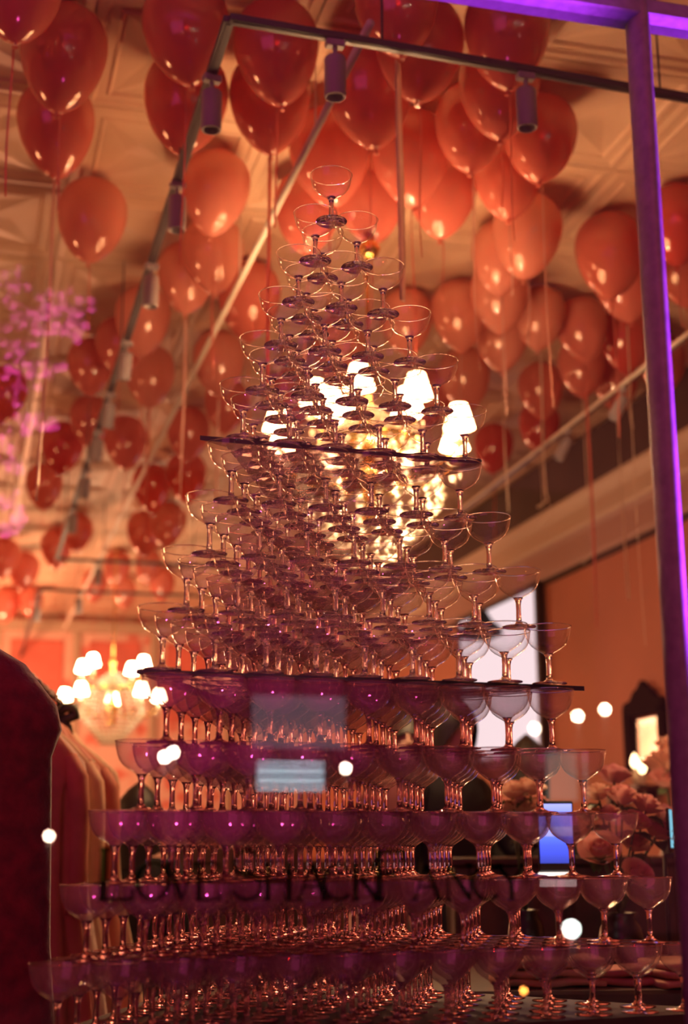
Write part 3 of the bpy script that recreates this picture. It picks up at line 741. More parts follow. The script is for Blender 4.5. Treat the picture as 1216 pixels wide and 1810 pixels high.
# ================================================================ CLOTHES
def garment_bm(w, depth, length, flare, folds, seed, shoulder=.155, top=0.035):
    rnd = random.Random(seed); bm = bmesh.new(); n = 44; rings = []
    prof = [(0, top, .03), (.02, top+.03, .04), (.06, w*.45, .9*depth), (.10, w*.70, .9*depth), (shoulder, w*.96, depth*.85), (shoulder+.05, w, depth*.95), (.30, w*.93, depth), (.5, w*.97, depth*1.02), (.75, w*(1+flare*.5), depth*1.08), (1.0, w*(1+flare), depth*1.15)]
    ph = [rnd.uniform(0, 6.28) for _ in range(4)]
    for k, (t, a, b) in enumerate(prof):
        z = -t if t < .25 else -(t*length if t > .45 else .2+(t-.25)*(length*.5-.2)/.25)
        am = max(0, (t-.1))*.022
        ring = []
        for i in range(n):
            th = 2*pi*i/n
            m = 1+am/b*.5*(sin(folds*th+ph[0])+.5*sin((folds*1.7)*th+ph[1]))
            ring.append(bm.verts.new((a*cos(th)*m, b*sin(th)*m, z)))
        rings.append(ring)
    for a, b in zip(rings, rings[1:]):
        for i in range(n): bm.faces.new((a[i], b[i], b[(i+1) % n], a[(i+1) % n]))
    bm.faces.new(rings[-1]); bm.faces.new(rings[0][::-1])
    return bm
def garment(loc, rz, label, cat, mat, w=.21, depth=.05, length=1.0, flare=.25, folds=7, seed=1, hook=M_METALD, sleeves=True, bow=False, sl=1.0, shoulder=.155):
    o = thing('hanging_garment', label, cat, loc, rz, 'garments on the clothes rails')
    bm = garment_bm(w, depth, length, flare, folds, seed, shoulder); finish('body', bm, mat, o)
    if sleeves:
        for sg in (-1, 1):
            bm = bmesh.new(); rnd = random.Random(seed+sg)
            pts = [(sg*(w*.86), 0, -.15), (sg*(w*.99), 0, -.21), (sg*(w*1.04), .01, -.30*sl), (sg*(w*1.05), .01, -.45*sl), (sg*(w*1.06), .0, -.58*sl)]
            tube(bm, pts, [depth*.55, depth*.9, depth*.85, depth*.8, depth*.85], 14); finish('sleeve', bm, mat, o)
    bm = bmesh.new()
    tube(bm, [(-w*.86, 0, -shoulder*.92), (-w*.6, 0, -.105), (-w*.4, 0, -.068), (-.03, 0, -.012), (0, 0, .006), (.03, 0, -.012), (w*.4, 0, -.068), (w*.6, 0, -.105), (w*.86, 0, -shoulder*.92)], .008, 8)
    tube(bm, [(0, 0, .004), (0, 0, .045), (.012, 0, .062), (.022, 0, .078), (.014, 0, .098), (-.004, 0, .104), (-.018, 0, .094)], .0028, 6)
    h = finish('hanger', bm, hook, o)
    if bow:
        bm = bmesh.new()
        for sg in (-1, 1):
            pts = [(0, -.012, .03), (sg*.03, -.020, .058), (sg*.06, -.022, .056), (sg*.066, -.022, .034), (sg*.035, -.020, .020), (0, -.012, .026)]
            tube(bm, pts, [.010, .018, .019, .019, .017, .010], 8)
            pts = [(0, -.014, .028), (sg*.024, -.020, .010), (sg*.046, -.020, -.006), (sg*.054, -.020, -.030)]
            tube(bm, pts, [.009, .013, .012, .007], 8)
        lathe(bm, [(0, -.012), (.010, -.008), (.012, 0), (.010, .008), (0, .012)], 10, center=(0, -.014, .029))
        x = finish('bow', bm, MATS['bow_green'], o); x['label'] = 'dark green satin bow on the hanger'
    return o
pmat('bow_green', (.05, .06, .03), .4)
M_VELVET = pmat('wine_plush', (.20, .015, .02), .9, noise_scale=30, amt=.35, bump=.6, sheen=.5)
gm = [pmat('garment_%s' % n, c, .75, noise_scale=14, amt=.12, bump=.2) for n, c in (('rust', (.62, .22, .12)), ('blush', (.78, .52, .42)), ('tan', (.70, .40, .25)), ('rose', (.66, .26, .20)), ('brick', (.58, .20, .12)), ('sand', (.75, .5, .32)))]
RX = at_f(72, 1290, 4.2)
rail_z = RX.z
names = ('rust', 'blush', 'tan', 'rose', 'brick', 'sand')
# the rail runs back from the window side
gy = [4.0+.15*i for i in range(6)]
far = at_f(97, 1283, gy[5])
for i, f in enumerate(gy):
    p = at_f(36+i*12.5, 1270, f); p.z = far.z
    garment((p.x, p.y, p.z), -YAW+[.10, .35, .22, .05, .3, .15][i], '%s coloured dress on the clothes rail, %s' % (names[i], ['nearest the plush coat', 'with pale shoulders behind the rust one', 'in the middle of the rail', 'behind the tan one', 'last but one on the rail', 'at the far end under the green bow'][i]), 'dress', gm[i], w=.165+.010*i, length=1.05, flare=.3, seed=i+3, sleeves=i % 2 == 0, bow=i == 5, depth=.036, hook=M_TRIM)
# rail
pa, pb = at_f(30, 1270, 3.93), at_f(103, 1282, 4.86); zr = far.z+.0925
cr = thing('clothes_rail', 'thin dark clothes rail carrying the row of dresses', 'rail', (pa.x, pa.y, 0))
d = Vector((pb.x-pa.x, pb.y-pa.y, 0)); 
bm = bmesh.new(); tube(bm, [(0, 0, zr), (d.x, d.y, zr)], .011, 10); finish('bar', bm, M_METALD, cr)
for e in (Vector((0, 0, 0)), d):
    bm = bmesh.new(); tube(bm, [(e.x, e.y, 0.02), (e.x, e.y, zr)], .011, 10); finish('post', bm, M_METALD, cr)
    s = Vector((cos(YAW), -sin(YAW), 0)); bm = bmesh.new(); tube(bm, [e-s*.25+Vector((0, 0, .012)), e+s*.25+Vector((0, 0, .012))], .012, 8); finish('foot_bar', bm, M_METALD, cr)
cp = at_f(-108, 1092, 3.0)
co = garment((cp.x, cp.y, cp.z), -YAW+.05, 'wine red plush coat hanging nearest the window at the left', 'coat', M_VELVET, w=.27, depth=.10, length=1.35, flare=.16, folds=5, seed=44, sleeves=False, shoulder=.19)
ck = thing('coat_stand', 'dark coat stand holding the wine red plush coat', 'stand', (cp.x, cp.y+.0, 0))
bm = bmesh.new(); tube(bm, [(-.16, .12, .02), (-.16, .12, cp.z+.10)], .014, 10); finish('pole', bm, M_METALD, ck)
bm = bmesh.new(); tube(bm, [(-.17, .125, cp.z+.097), (0, 0, cp.z+.097), (.04, -.03, cp.z+.10)], .009, 8); finish('hook_arm', bm, M_METALD, ck)
bm = bmesh.new(); lathe(bm, [(0, 0), (.18, 0), (.18, .012), (.03, .022), (0, .022)], 24, center=(-.16, .12, 0)); finish('base', bm, M_METALD, ck)

# ================================================================ RIGHT SIDE: display table, flowers, folded clothes, phones
TT = .93
tc = at_f(1090, 1600, 4.15); tc.z = 0
dt = thing('display_table', 'dark wooden display table behind the tower at the right', 'table', (tc.x, tc.y, 0), -YAW)
bm = bmesh.new(); bevel_box(bm, (0, 0, TT-.025), (1.25, 1.2, .05), .008); finish('table_top', bm, M_WOOD, dt, smooth=False)
for sx in (-1, 1):
    for sy in (-1, 1):
        bm = bmesh.new(); lathe(bm, [(.03, 0), (.022, .05), (.035, .12), (.03, .4), (.04, TT-.15), (.03, TT-.05)], 14, center=(sx*.55, sy*.52, 0), close_bot=True, close_top=True); finish('leg', bm, M_WOOD, dt)
bm = bmesh.new(); box(bm, (0, 0, TT-.10), (1.1, 1.05, .10)); finish('apron', bm, M_WOOD, dt, smooth=False)
sb = at_f(1080, 1500, 5.15)
sd_ = thing('sideboard', 'dark sideboard behind the roses at the right', 'cabinet', (sb.x, sb.y, 0), -YAW)
bm = bmesh.new(); bevel_box(bm, (0, 0, .66), (1.15, .38, 1.10), .006); finish('carcass', bm, M_WOOD, sd_, smooth=False)
bm = bmesh.new(); bevel_box(bm, (0, 0, 1.225), (1.21, .42, .03), .006); finish('top', bm, M_WOOD, sd_, smooth=False)
for k in range(3):
    bm = bmesh.new(); bevel_box(bm, (-.375+.375*k, -.20, .66), (.35, .02, 1.0), .006); dd_ = finish('door', bm, M_WOOD, sd_, smooth=False)
    bm = bmesh.new(); lathe(bm, [(0, 0), (.010, .004), (.012, .012), (0, .018)], 10, center=(-.375+.375*k+.13, -.21, .75), axis=Matrix.Rotation(pi/2, 3, 'X')); finish('knob', bm, M_BRASS, dd_)
for sx in (-1, 1):
    for sy in (-1, 1):
        bm = bmesh.new(); bevel_box(bm, (sx*.53, sy*.15, .06), (.06, .06, .12), .005); finish('leg', bm, M_WOOD, sd_, smooth=False)
def rose_mesh(seed):
    rnd = random.Random(seed); bm = bmesh.new()
    for layer, (n, r, h, tilt) in enumerate(((3, .010, .030, .05), (4, .018, .032, .25), (5, .027, .032, .5), (6, .036, .028, .8))):
        for i in range(n):
            a = 2*pi*i/n+layer*.7+rnd.uniform(-.2, .2); grid = []
            for u in range(4):
                row = []
                for v in range(5):
                    t = u/3; s = (v-2)/2; wd = (.55+.5*t)*(1.25*pi/n)
                    ang = a+s*wd; rr = r*(.35+.65*t**.6)+tilt*.012*t*t; z = h*t*(1-.18*s*s)-layer*.004-.002*layer
                    row.append(bm.verts.new((rr*cos(ang), rr*sin(ang), z)))
                grid.append(row)
            for u in range(3):
                for v in range(4): bm.faces.new((grid[u][v], grid[u][v+1], grid[u+1][v+1], grid[u+1][v]))
    lathe(bm, [(0, -.014), (.012, -.012), (.020, 0), (.012, .012), (0, .018)], 10)
    me = bpy.data.meshes.new('rose_head'); bm.to_mesh(me); bm.free(); me.polygons.foreach_set('use_smooth', [True]*len(me.polygons)); return me
M_ROSE = [balloon_mat('rose_'+n, c, c) for n, c in (('pink', (.88, .48, .42)), ('peach', (.90, .60, .46)), ('mauve', (.72, .34, .34)))]
ROSES = []
for k, m in enumerate(M_ROSE):
    me = rose_mesh(k+2); me.materials.append(m); ROSES.append(me)
M_LEAF = pmat('rose_leaf', (.04, .08, .025), .5, noise_scale=20, amt=.3)
M_STEMG = pmat('rose_stem', (.06, .10, .03), .6)
def bouquet(base, label, heads, vase_h, vase_r, vm):
    """heads: world positions, size and colour of the roses; the vase stands at base"""
    o = thing('rose_bouquet', label, 'flowers', base)
    bm = bmesh.new(); pr = [(0, 0), (vase_r*.6, 0), (vase_r*.7, .01), (vase_r, vase_h*.35), (vase_r*.8, vase_h*.75), (vase_r*.55, vase_h*.92), (vase_r*.68, vase_h), (vase_r*.6, vase_h), (vase_r*.45, vase_h*.9), (0, vase_h*.6)]
    lathe(bm, pr, 20); bmesh.ops.recalc_face_normals(bm, faces=bm.faces); finish('vase', bm, vm, o)
    neck = Vector((0, 0, vase_h*.9))
    for k, (p, s, c) in enumerate(heads):
        q = p-base
        h = link('rose', ROSES[c], None, o); h.location = q; h.scale = (s, s, s)
        dd = (q-neck); d2 = Vector((dd.x, dd.y, max(dd.z, .02))) + Vector((0, -.10, 0)); h.rotation_euler = d2.to_track_quat('Z', 'Y').to_euler()
        bm = bmesh.new(); tube(bm, [neck-q, (neck-q)*.5+Vector((0, 0, .02)), (0, 0, -.012)], .003, 6); st = finish('flower_stem', bm, M_STEMG, o); st.location = q
        rnd = random.Random(k+len(heads)*9)
        for j in range(2):
            a = rnd.uniform(0, 6.28); L = rnd.uniform(.05, .08); bm = bmesh.new(); v = []
            for t, w in ((0, .002), (.3, .020), (.65, .018), (1, .001)): 
                c0 = Vector((cos(a)*L*t, sin(a)*L*t, -.03+.02*t-.05*t*t)); s_ = Vector((-sin(a), cos(a), .1))*w
                v.append((bm.verts.new(c0+s_), bm.verts.new(c0+Vector((0, 0, -.004))), bm.verts.new(c0-s_)))
            for (a0, a1, a2), (b0, b1, b2) in zip(v, v[1:]): bm.faces.new((a0, a1, b1, b0)); bm.faces.new((a1, a2, b2, b1))
            lf = finish('leaf', bm, M_LEAF, o); lf.location = q
    return o
M_VASE = pmat('black_ceramic', (.02, .015, .015), .3)
def hd(lst, f0): return [(at_f(px, py, f0+df), s, c) for px, py, df, s, c in lst]
def tb(px, f): p = at_f(px, 1500, f); p.z = TT; return p
bouquet(tb(1090, 4.05), 'loose bouquet of pink roses in a black vase, right of the tower',
        hd([(1100, 1408, 0, 1.15, 0), (1058, 1402, .05, 1.0, 1), (1142, 1424, 0, 1.1, 0), (1122, 1452, -.05, 1.0, 0), (1075, 1440, .05, 1.0, 0), (1162, 1468, 0, 1.15, 2), (1060, 1502, -.1, 1.35, 0), (1120, 1490, 0, 1.1, 2), (1175, 1440, .1, 1.0, 2), (1085, 1372, .15, 1.2, 2), (1045, 1440, .1, 1, 1), (1126, 1545, -.05, 1.1, 0)], 4.05), .16, .07, M_VASE)
bouquet(tb(925, 4.3), 'small bunch of peach roses behind the right side of the tower',
        hd([(905, 1398, 0, 1.1, 1), (938, 1392, 0, 1.1, 1), (922, 1424, 0, 1.1, 1), (950, 1420, .05, 1., 0), (900, 1425, .05, 1., 0)], 4.3), .16, .06, M_VASE)
# pale bouquet farther back on a pedestal
pb_ = at_f(1190, 1420, 5.6)
pd = thing('pedestal', 'dark pedestal under the pale bouquet at the right edge', 'pedestal', (pb_.x, pb_.y, 0))
bm = bmesh.new(); lathe(bm, [(0, 0), (.15, 0), (.15, .04), (.09, .10), (.07, .5), (.08, 1.0), (.13, 1.08), (.13, 1.13), (0, 1.13)], 24); bmesh.ops.recalc_face_normals(bm, faces=bm.faces); finish('column', bm, M_WOOD, pd)
bouquet(Vector((pb_.x, pb_.y, 1.13)), 'pale round bouquet on the pedestal below the wall mirror',
        hd([(1190, 1345, 0, 2.0, 1), (1168, 1352, .1, 1.8, 1), (1212, 1350, 0, 1.9, 1), (1190, 1322, .05, 1.8, 1), (1178, 1378, 0, 1.6, 0), (1208, 1385, 0, 1.7, 0)], 5.6), .20, .07, M_VASE)
# folded clothes on the table
def folded(p, rz, label, mat, w, d, n):
    o = thing('folded_garment', label, 'clothing', p, rz, 'folded clothes on the display table')
    for k in range(n):
        bm = bmesh.new(); segs = 16; th = .022; z0 = k*th*1.02
        rings = []
        for i in range(segs+1):
            x = -w/2+w*i/segs; ring = []
            for j in range(14):
                a = 2*pi*j/14; yy = d/2*(1 if abs(cos(a)) > .99 else 1)*max(-1, min(1, cos(a)*1.25)); zz = th/2*(1+max(-1, min(1, sin(a)*1.3)))
                e = .88+.12*sin(pi*i/segs)**.3
                ring.append(bm.verts.new((x, yy*e+.004*sin(9*i/segs+k), z0+zz*(.9+.1*sin(5*i/segs+j))+.003*sin(11*i/segs+2*k))))
            rings.append(ring)
        for a, b in zip(rings, rings[1:]):
            for j in range(14): bm.faces.new((a[j], a[(j+1) % 14], b[(j+1) % 14], b[j]))
        bm.faces.new(rings[0][::-1]); bm.faces.new(rings[-1])
        bmesh.ops.recalc_face_normals(bm, faces=bm.faces); finish('fold', bm, mat, o)
M_PEACH = pmat('peach_fabric', (.66, .36, .22), .8, noise_scale=18, amt=.15, bump=.2); M_ROSEF = pmat('rose_fabric', (.52, .20, .16), .8, noise_scale=18, amt=.15, bump=.2)
for px, f, lab, m, rz, n in ((965, 3.72, 'stack of peach folded knits at the left front of the display table', M_PEACH, -YAW+.1, 3), (1120, 3.74, 'stack of rose folded knits beside the peach ones', M_ROSEF, -YAW-.08, 2), (1240, 3.66, 'stack of peach folded knits at the right end of the table', M_PEACH, -YAW+.2, 3)):
    p = at_f(px, 1700, f); p.z = TT+.001; folded(p, rz, lab, m, .26, .20, n)
# phone on a stand
def screen_mat(name, stops, s):
    m, nt, N, L = nodes(name); N.remove(N['Principled BSDF'])
    tc = N.new('ShaderNodeTexCoord'); sp = N.new('ShaderNodeSeparateXYZ'); r = N.new('ShaderNodeValToRGB'); e = r.color_ramp.elements
    r.color_ramp.interpolation = 'LINEAR'
    e[0].position, e[0].color = stops[0][0], (*stops[0][1], 1); e[1].position, e[1].color = stops[-1][0], (*stops[-1][1], 1)
    for p, c in stops[1:-1]: x = e.new(p); x.color = (*c, 1)
    em = N.new('ShaderNodeEmission'); em.inputs[1].default_value = s
    L.new(tc.outputs['Generated'], sp.inputs[0]); L.new(sp.outputs['Z'], r.inputs[0]); L.new(r.outputs[0], em.inputs[0]); L.new(em.outputs[0], N['Material Output'].inputs[0]); return m
M_SCREEN = screen_mat('phone_screen', [(0, (.04, .05, .35)), (.3, (.07, .10, .85)), (.44, (.10, .16, .95)), (.46, (.30, .28, .80)), (.60, (.36, .36, .85)), (.63, (.16, .20, .92)), (.85, (.22, .26, .95)), (1, (.35, .36, .95))], 1.8)
M_CYAN = emat('cyan_screen', (.25, .65, .85), 1.0)
M_WHITEGL = emat('white_backlight', (1, .86, .78), 1.6)
def phone(px, py0, py1, f, wpx, label, sm, yaw, dock):
    top = at_f(px, py0, f); bot = at_f(px, py1, f); h = top.z-bot.z; dist = (bot-EYE).length; w = wpx/FPX*dist
    o = thing('smartphone', label, 'phone', (bot.x, bot.y, bot.z), yaw)
    bm = bmesh.new(); bevel_box(bm, (0, 0, h/2), (w, .009, h), .0035); finish('case', bm, M_VASE, o, smooth=False)
    bm = bmesh.new(); box(bm, (0, -.0049, h*.54), (w*.92, .0006, h*.84)); finish('screen', bm, sm, o, smooth=False)
    st = thing('phone_stand', 'slim black stand holding the '+('blue screened phone' if dock else 'thin cyan screened phone'), 'stand', (bot.x, bot.y, TT), yaw)
    hz = bot.z-TT
    bm = bmesh.new(); tube(bm, [(0, .02, .008), (0, .02, hz-.012)], .006, 8); finish('pole', bm, M_METALD, st)
    bm = bmesh.new(); lathe(bm, [(0, 0), (.05, 0), (.05, .006), (.01, .012), (0, .012)], 20, center=(0, .02, 0)); finish('base', bm, M_METALD, st)
    if dock:
        bm = bmesh.new(); bevel_box(bm, (0, .004, -.019+hz), (w*1.02, .03, .036), .003); x = finish('light_bar', bm, M_WHITEGL, st, smooth=False); x['label'] = 'white glowing bar under the phone'
    else:
        bm = bmesh.new(); bevel_box(bm, (0, .004, -.007+hz), (w*.6, .03, .012), .003); finish('cradle', bm, M_METALD, st, smooth=False)
phone(985, 1416, 1541, 3.75, 62, 'upright phone with glowing blue screen, right of the tower', M_SCREEN, -YAW, True)
phone(1187, 1428, 1508, 4.05, 44, 'phone turned nearly edge on with a cyan screen, by the right edge', M_CYAN, -YAW+1.2, False)
# tealight in a glass on the table
def tealight(p, label, fl):
    o = thing('tealight', label, 'candle', p, 0, 'small candles at the right')
    bm = bmesh.new(); lathe(bm, [(0, 0), (.022, 0), (.024, .03), (.022, .03), (.02, .004), (0, .004)], 16); finish('cup', bm, M_BOWL, o)
    bm = bmesh.new(); lathe(bm, [(0, .004), (.019, .004), (.019, .022), (0, .022)], 16); finish('wax', bm, M_TRIM, o)
    bm = bmesh.new(); lathe(bm, [(0, .022), (.005, .030), (.0065, .038), (.004, .050), (0, .060)], 12); finish('flame', bm, fl, o)
M_FLAME = emat('flame', (1, .36, .08), 14)
p = at_f(1008, 1700, 3.62); p.z = TT+.0; 
wl = at_x(1150, 1300, X1-.05)
# mirror on the right wall
mp = at_x(1152, 1365, X1); mt_ = at_x(1152, 1240, X1); y0m = at_x(1187, 1300, X1).y; y1m = at_x(1116, 1300, X1).y
mh = mt_.z-mp.z; mw = abs(y1m-y0m)
mi_ = thing('wall_mirror', 'ornate dark framed mirror with crest on the right wall', 'mirror', (X1-.005, (y0m+y1m)/2, mp.z), -pi/2)
bm = bmesh.new()
fw = mw*.14
for c, s in (((0, 0, fw/2), (mw, .05, fw)), ((0, 0, mh*.9), (mw, .05, fw)), ((-mw/2+fw/2, 0, mh*.45), (fw, .05, mh*.9)), ((mw/2-fw/2, 0, mh*.45), (fw, .05, mh*.9))): bevel_box(bm, (c[0], -.03, c[2]), s, .008)
finish('frame', bm, M_EBONY, mi_, smooth=False)
bm = bmesh.new()
pr = [(-mw*.5, .0), (mw*.5, 0), (mw*.46, .04), (mw*.30, .05), (mw*.2, .10), (mw*.1, .115), (0, .16), (-mw*.1, .115), (-mw*.2, .10), (-mw*.30, .05), (-mw*.46, .04)]
a_ = [bm.verts.new((x, -.01, mh*.93+z)) for x, z in pr]; b_ = [bm.verts.new((x, -.05, mh*.93+z)) for x, z in pr]
bm.faces.new(a_); bm.faces.new(b_[::-1])
for i in range(len(pr)): bm.faces.new((a_[i], b_[i], b_[(i+1) % len(pr)], a_[(i+1) % len(pr)]))
bmesh.ops.recalc_face_normals(bm, faces=bm.faces); finish('crest', bm, M_EBONY, mi_, smooth=False)
bm = bmesh.new(); box(bm, (0, -.012, mh*.45), (mw-fw*1.6, .008, mh*.9-fw*1.6)); finish('looking_glass', bm, pmat('mirror_silver', (.9, .86, .84), .12, metal=1), mi_, smooth=False)
# sconce candles below the mirror
for i, (px, py) in enumerate(((1122, 1352), (1135, 1362))):
    p = at_x(px, py, X1-.12); o = thing('candle', ('taller' if i == 0 else 'shorter')+' lit candle before the wall mirror', 'candle', (p.x, p.y, p.z-.12))
    bm = bmesh.new(); lathe(bm, [(0, 0), (.02, 0), (.02, .10), (0, .10)], 14); finish('wax', bm, M_TRIM, o)
    bm = bmesh.new(); lathe(bm, [(0, .10), (.018, .115), (.024, .135), (.015, .17), (0, .19)], 12); finish('flame', bm, M_BULB, o)
sh = at_x(1128, 1372, X1); 
o = thing('wall_shelf', 'small dark wall shelf under the mirror holding two candles', 'shelf', (X1-.10, sh.y, at_x(1122, 1352, X1-.12).z-.135))
bm = bmesh.new(); bevel_box(bm, (0, 0, 0), (.19, .75, .024), .004); finish('board', bm, M_WOOD, o, smooth=False)
for s in (-.25, .25):
    bm = bmesh.new(); bevel_box(bm, (.05, s, -.06), (.08, .03, .10), .006); finish('bracket', bm, M_WOOD, o, smooth=False)
# backlit white panel on the right wall
ya, yb = at_x(968, 1200, X1).y, at_x(826, 1200, X1).y; z0, z1 = at_x(900, 1345, X1).z, at_x(900, 1062, X1).z
pn = thing('light_panel', 'tall white backlit wall panel with dark frame behind the tower at right', 'panel', (X1-.02, (ya+yb)/2, z0), -pi/2)
bm = bmesh.new(); box(bm, (0, -.02, (z1-z0)/2), (yb-ya, .04, z1-z0)); finish('diffuser', bm, emat('panel_glow', (.72, .55, .57), 1.5), pn, smooth=False)
bm = bmesh.new()
for c, s in (((-(yb-ya)/2, -.02, (z1-z0)/2), (.05, .07, z1-z0+.05)), (((yb-ya)/2, -.02, (z1-z0)/2), (.05, .07, z1-z0+.05)), ((0, -.02, 0), (yb-ya, .07, .05)), ((0, -.02, z1-z0), (yb-ya, .07, .05))) : bevel_box(bm, c, s, .006)
finish('frame', bm, M_METALD, pn, smooth=False)
bm = bmesh.new(); lathe(bm, [(0, 0), (.20, 0), (.17, .06), (.09, .13), (.05, .2), (0, .22)], 20, center=(0, -.16, (z1-z0)*.78)); finish('finial', bm, M_BLACK, pn)

# ================================================================ GUESTS
def person(px, ptop, f, height_label, label, facing, hair_col, dress_col, pose=0):
    top = at_f(px, ptop, f); H = top.z
    o = thing('person', label, 'person', (top.x, top.y, 0), facing)
    s = H/1.75
    J = {}; verts, edges, rad = [], [], []
    def add(n, p, r, par=None, ry=None):
        J[n] = len(verts); verts.append(Vector(p)*s); rad.append((r*s, (ry or r)*s))
        if par is not None: edges.append((J[par], J[n]))
    add('pelvis', (0, 0, .95), .135, None, .105)
    add('waist', (0, 0, 1.10), .115, 'pelvis', .09); add('chest', (0, .0, 1.28), .135, 'waist', .10); add('upper', (0, .01, 1.40), .11, 'chest', .085)
    add('neck', (0, .012, 1.485), .052, 'upper'); add('jaw', (0, -.012, 1.545), .062, 'neck', .07); add('head', (0, -.005, 1.62), .078, 'jaw', .092); add('crown', (0, .01, 1.70), .062, 'head', .07)
    for sg, nm in ((-1, 'l'), (1, 'r')):
        add(nm+'sh', (sg*.165, .01, 1.40), .052, 'upper')
        if pose == 1 and sg == 1: el, wr, fd = (sg*.22, -.10, 1.16), (sg*.14, -.30, 1.24), Vector((-.25*sg, -.75, .5))
        else: el, wr, fd = (sg*.225, .02, 1.13), (sg*.235, -.05, .88), Vector((0, -.15, -1))
        fd.normalize()
        add(nm+'el', el, .040, nm+'sh'); add(nm+'wr', wr, .027, nm+'el')
        w = Vector(wr); side = Vector((sg*.1, -1, 0)) if pose == 0 or sg < 0 else Vector((1, 0, 0)); side.normalize()
        add(nm+'palm', w+fd*.06, .026, nm+'wr', .016); add(nm+'kn', w+fd*.09, .026, nm+'palm', .014)
        for q, (off, ln) in enumerate(((-.030, .070), (-.010, .082), (.010, .078), (.030, .060))):
            b = w+fd*.10+side*off; add(nm+'f%d' % q, b, .009, nm+'kn'); add(nm+'g%d' % q, b+fd*ln*.55+Vector((0, -.006, 0)), .008, nm+'f%d' % q); add(nm+'h%d' % q, b+fd*ln+Vector((-.012*sg, -.012, 0)), .0065, nm+'g%d' % q)
        b = w+fd*.04+side*.034; add(nm+'t0', b, .011, nm+'palm'); add(nm+'t1', b+fd*.03+side*.016, .009, nm+'t0'); add(nm+'t2', b+fd*.055+side*.016, .007, nm+'t1')
        add(nm+'hip', (sg*.09, 0, .88), .085, 'pelvis'); add(nm+'knee', (sg*.10, -.01, .50), .055, nm+'hip'); add(nm+'ank', (sg*.10, .02, .09), .036, nm+'knee'); add(nm+'heel', (sg*.105, .0, .045), .036, nm+'ank'); add(nm+'toe', (sg*.115, -.15, .028), .026, nm+'heel')
    me = bpy.data.meshes.new('body'); me.from_pydata(verts, edges, [])
    b = bpy.data.objects.new('body', me); COL.objects.link(b)
    md = b.modifiers.new('skin', 'SKIN'); md.use_smooth_shade = True
    if not me.skin_vertices: return
    for i, sv in enumerate(me.skin_vertices[0].data): sv.radius = rad[i]; sv.use_root = (i == 0)
    sd = b.modifiers.new('sub', 'SUBSURF'); sd.levels = 1; sd.render_levels = 1
    dg = bpy.context.evaluated_depsgraph_get(); m2 = bpy.data.meshes.new_from_object(b.evaluated_get(dg)); bpy.data.objects.remove(b)
    m2.materials.clear(); m2.materials.append(M_SKIN); m2.materials.append(dress_col); m2.materials.append(M_VASE)
    for p in m2.polygons:
        c = p.center/s; p.use_smooth = True
        p.material_index = 1 if (c.z < 1.44 and c.z > .95 and not ((abs(c.x) > .2 and c.z < .90))) else 2 if c.z < .10 else 0
        if pose == 1 and c.y < -.26: p.material_index = 0
    body = bpy.data.objects.new('body', m2); COL.objects.link(body); body.parent = o
    # nose, ears, eyes, mouth
    bm = bmesh.new(); lathe(bm, [(0, -.02), (.011, -.014), (.009, .0), (.004, .03), (0, .034)], 8, center=Vector((0, -.095, 1.605))*s)
    for sg in (-1, 1): lathe(bm, [(0, -.03), (.012, -.015), (.014, .01), (.006, .03), (0, .032)], 8, center=Vector((sg*.080, .005, 1.615))*s)
    finish('nose_and_ear', bm, M_SKIN, o)
    bm = bmesh.new()
    for sg in (-1, 1): bmesh.ops.create_uvsphere(bm, u_segments=8, v_segments=6, radius=.011*s, matrix=Matrix.Translation(Vector((sg*.032, -.078, 1.632))*s))
    finish('eye', bm, M_HAIR, o)
    bm = bmesh.new(); bmesh.ops.create_uvsphere(bm, u_segments=10, v_segments=6, radius=.02*s, matrix=Matrix.Translation(Vector((0, -.076, 1.565))*s) @ Matrix.Diagonal((1, .5, .3, 1))); finish('mouth', bm, M_ROSE[2], o)
    # hair: cap with a fall at the back
    bm = bmesh.new(); rings = []
    for i in range(9):
        t = i/8; ring = []
        for k in range(20):
            a = 2*pi*k/20; front = max(0, -sin(a))
            lim = 1.0-.62*front**.7
            tt = t*lim; z = 1.765-.36*tt**1.15; r = .105*math.sin(min(1, tt*2.2+.04)*pi/2)*(1 if tt < .55 else 1-.15*(tt-.55))
            ring.append(bm.verts.new(Vector((r*.95*cos(a), .012+r*1.1*sin(a), z-.01))*s))
        rings.append(ring)
    for a, c in zip(rings, rings[1:]):
        for k in range(20): bm.faces.new((a[k], c[k], c[(k+1) % 20], a[(k+1) % 20]))
    bm.faces.new(rings[0]); finish('hair', bm, hair_col, o)
    # dress
    bm = bmesh.new(); rings = []
    for z, a, c in ((1.45, .10, .075), (1.42, .17, .10), (1.34, .185, .125), (1.24, .170, .125), (1.10, .145, .110), (.98, .175, .135), (.80, .20, .16), (.60, .22, .18), (.42, .235, .195)):
        rings.append([bm.verts.new(Vector((a*cos(2*pi*k/28)*(1+.03*sin(k*2.4)*(1.45-z)), .005+c*sin(2*pi*k/28)*(1+.04*sin(k*1.9)*(1.45-z)), z))*s) for k in range(28)])
    for a, c in zip(rings, rings[1:]):
        for k in range(28): bm.faces.new((a[k], c[k], c[(k+1) % 28], a[(k+1) % 28]))
    finish('dress', bm, dress_col, o)
M_WINE = pmat('wine_cloth', (.10, .012, .02), .8)
person(249, 1384, 5.3, 0, 'person with dark hair in black standing behind the left end of the tower', R(150), M_HAIR, M_BLACK)
person(795, 1222, 5.6, 0, 'person in black dress standing behind the tower, left of the white panel', R(30), M_HAIR, M_BLACK, 1)
person(930, 1300, 6.7, 0, 'dark haired person in black in front of the white panel', R(160), M_HAIR, M_BLACK)
person(722, 1248, 6.2, 0, 'person in wine red dress behind the middle of the tower', R(-20), M_HAIR, M_WINE)

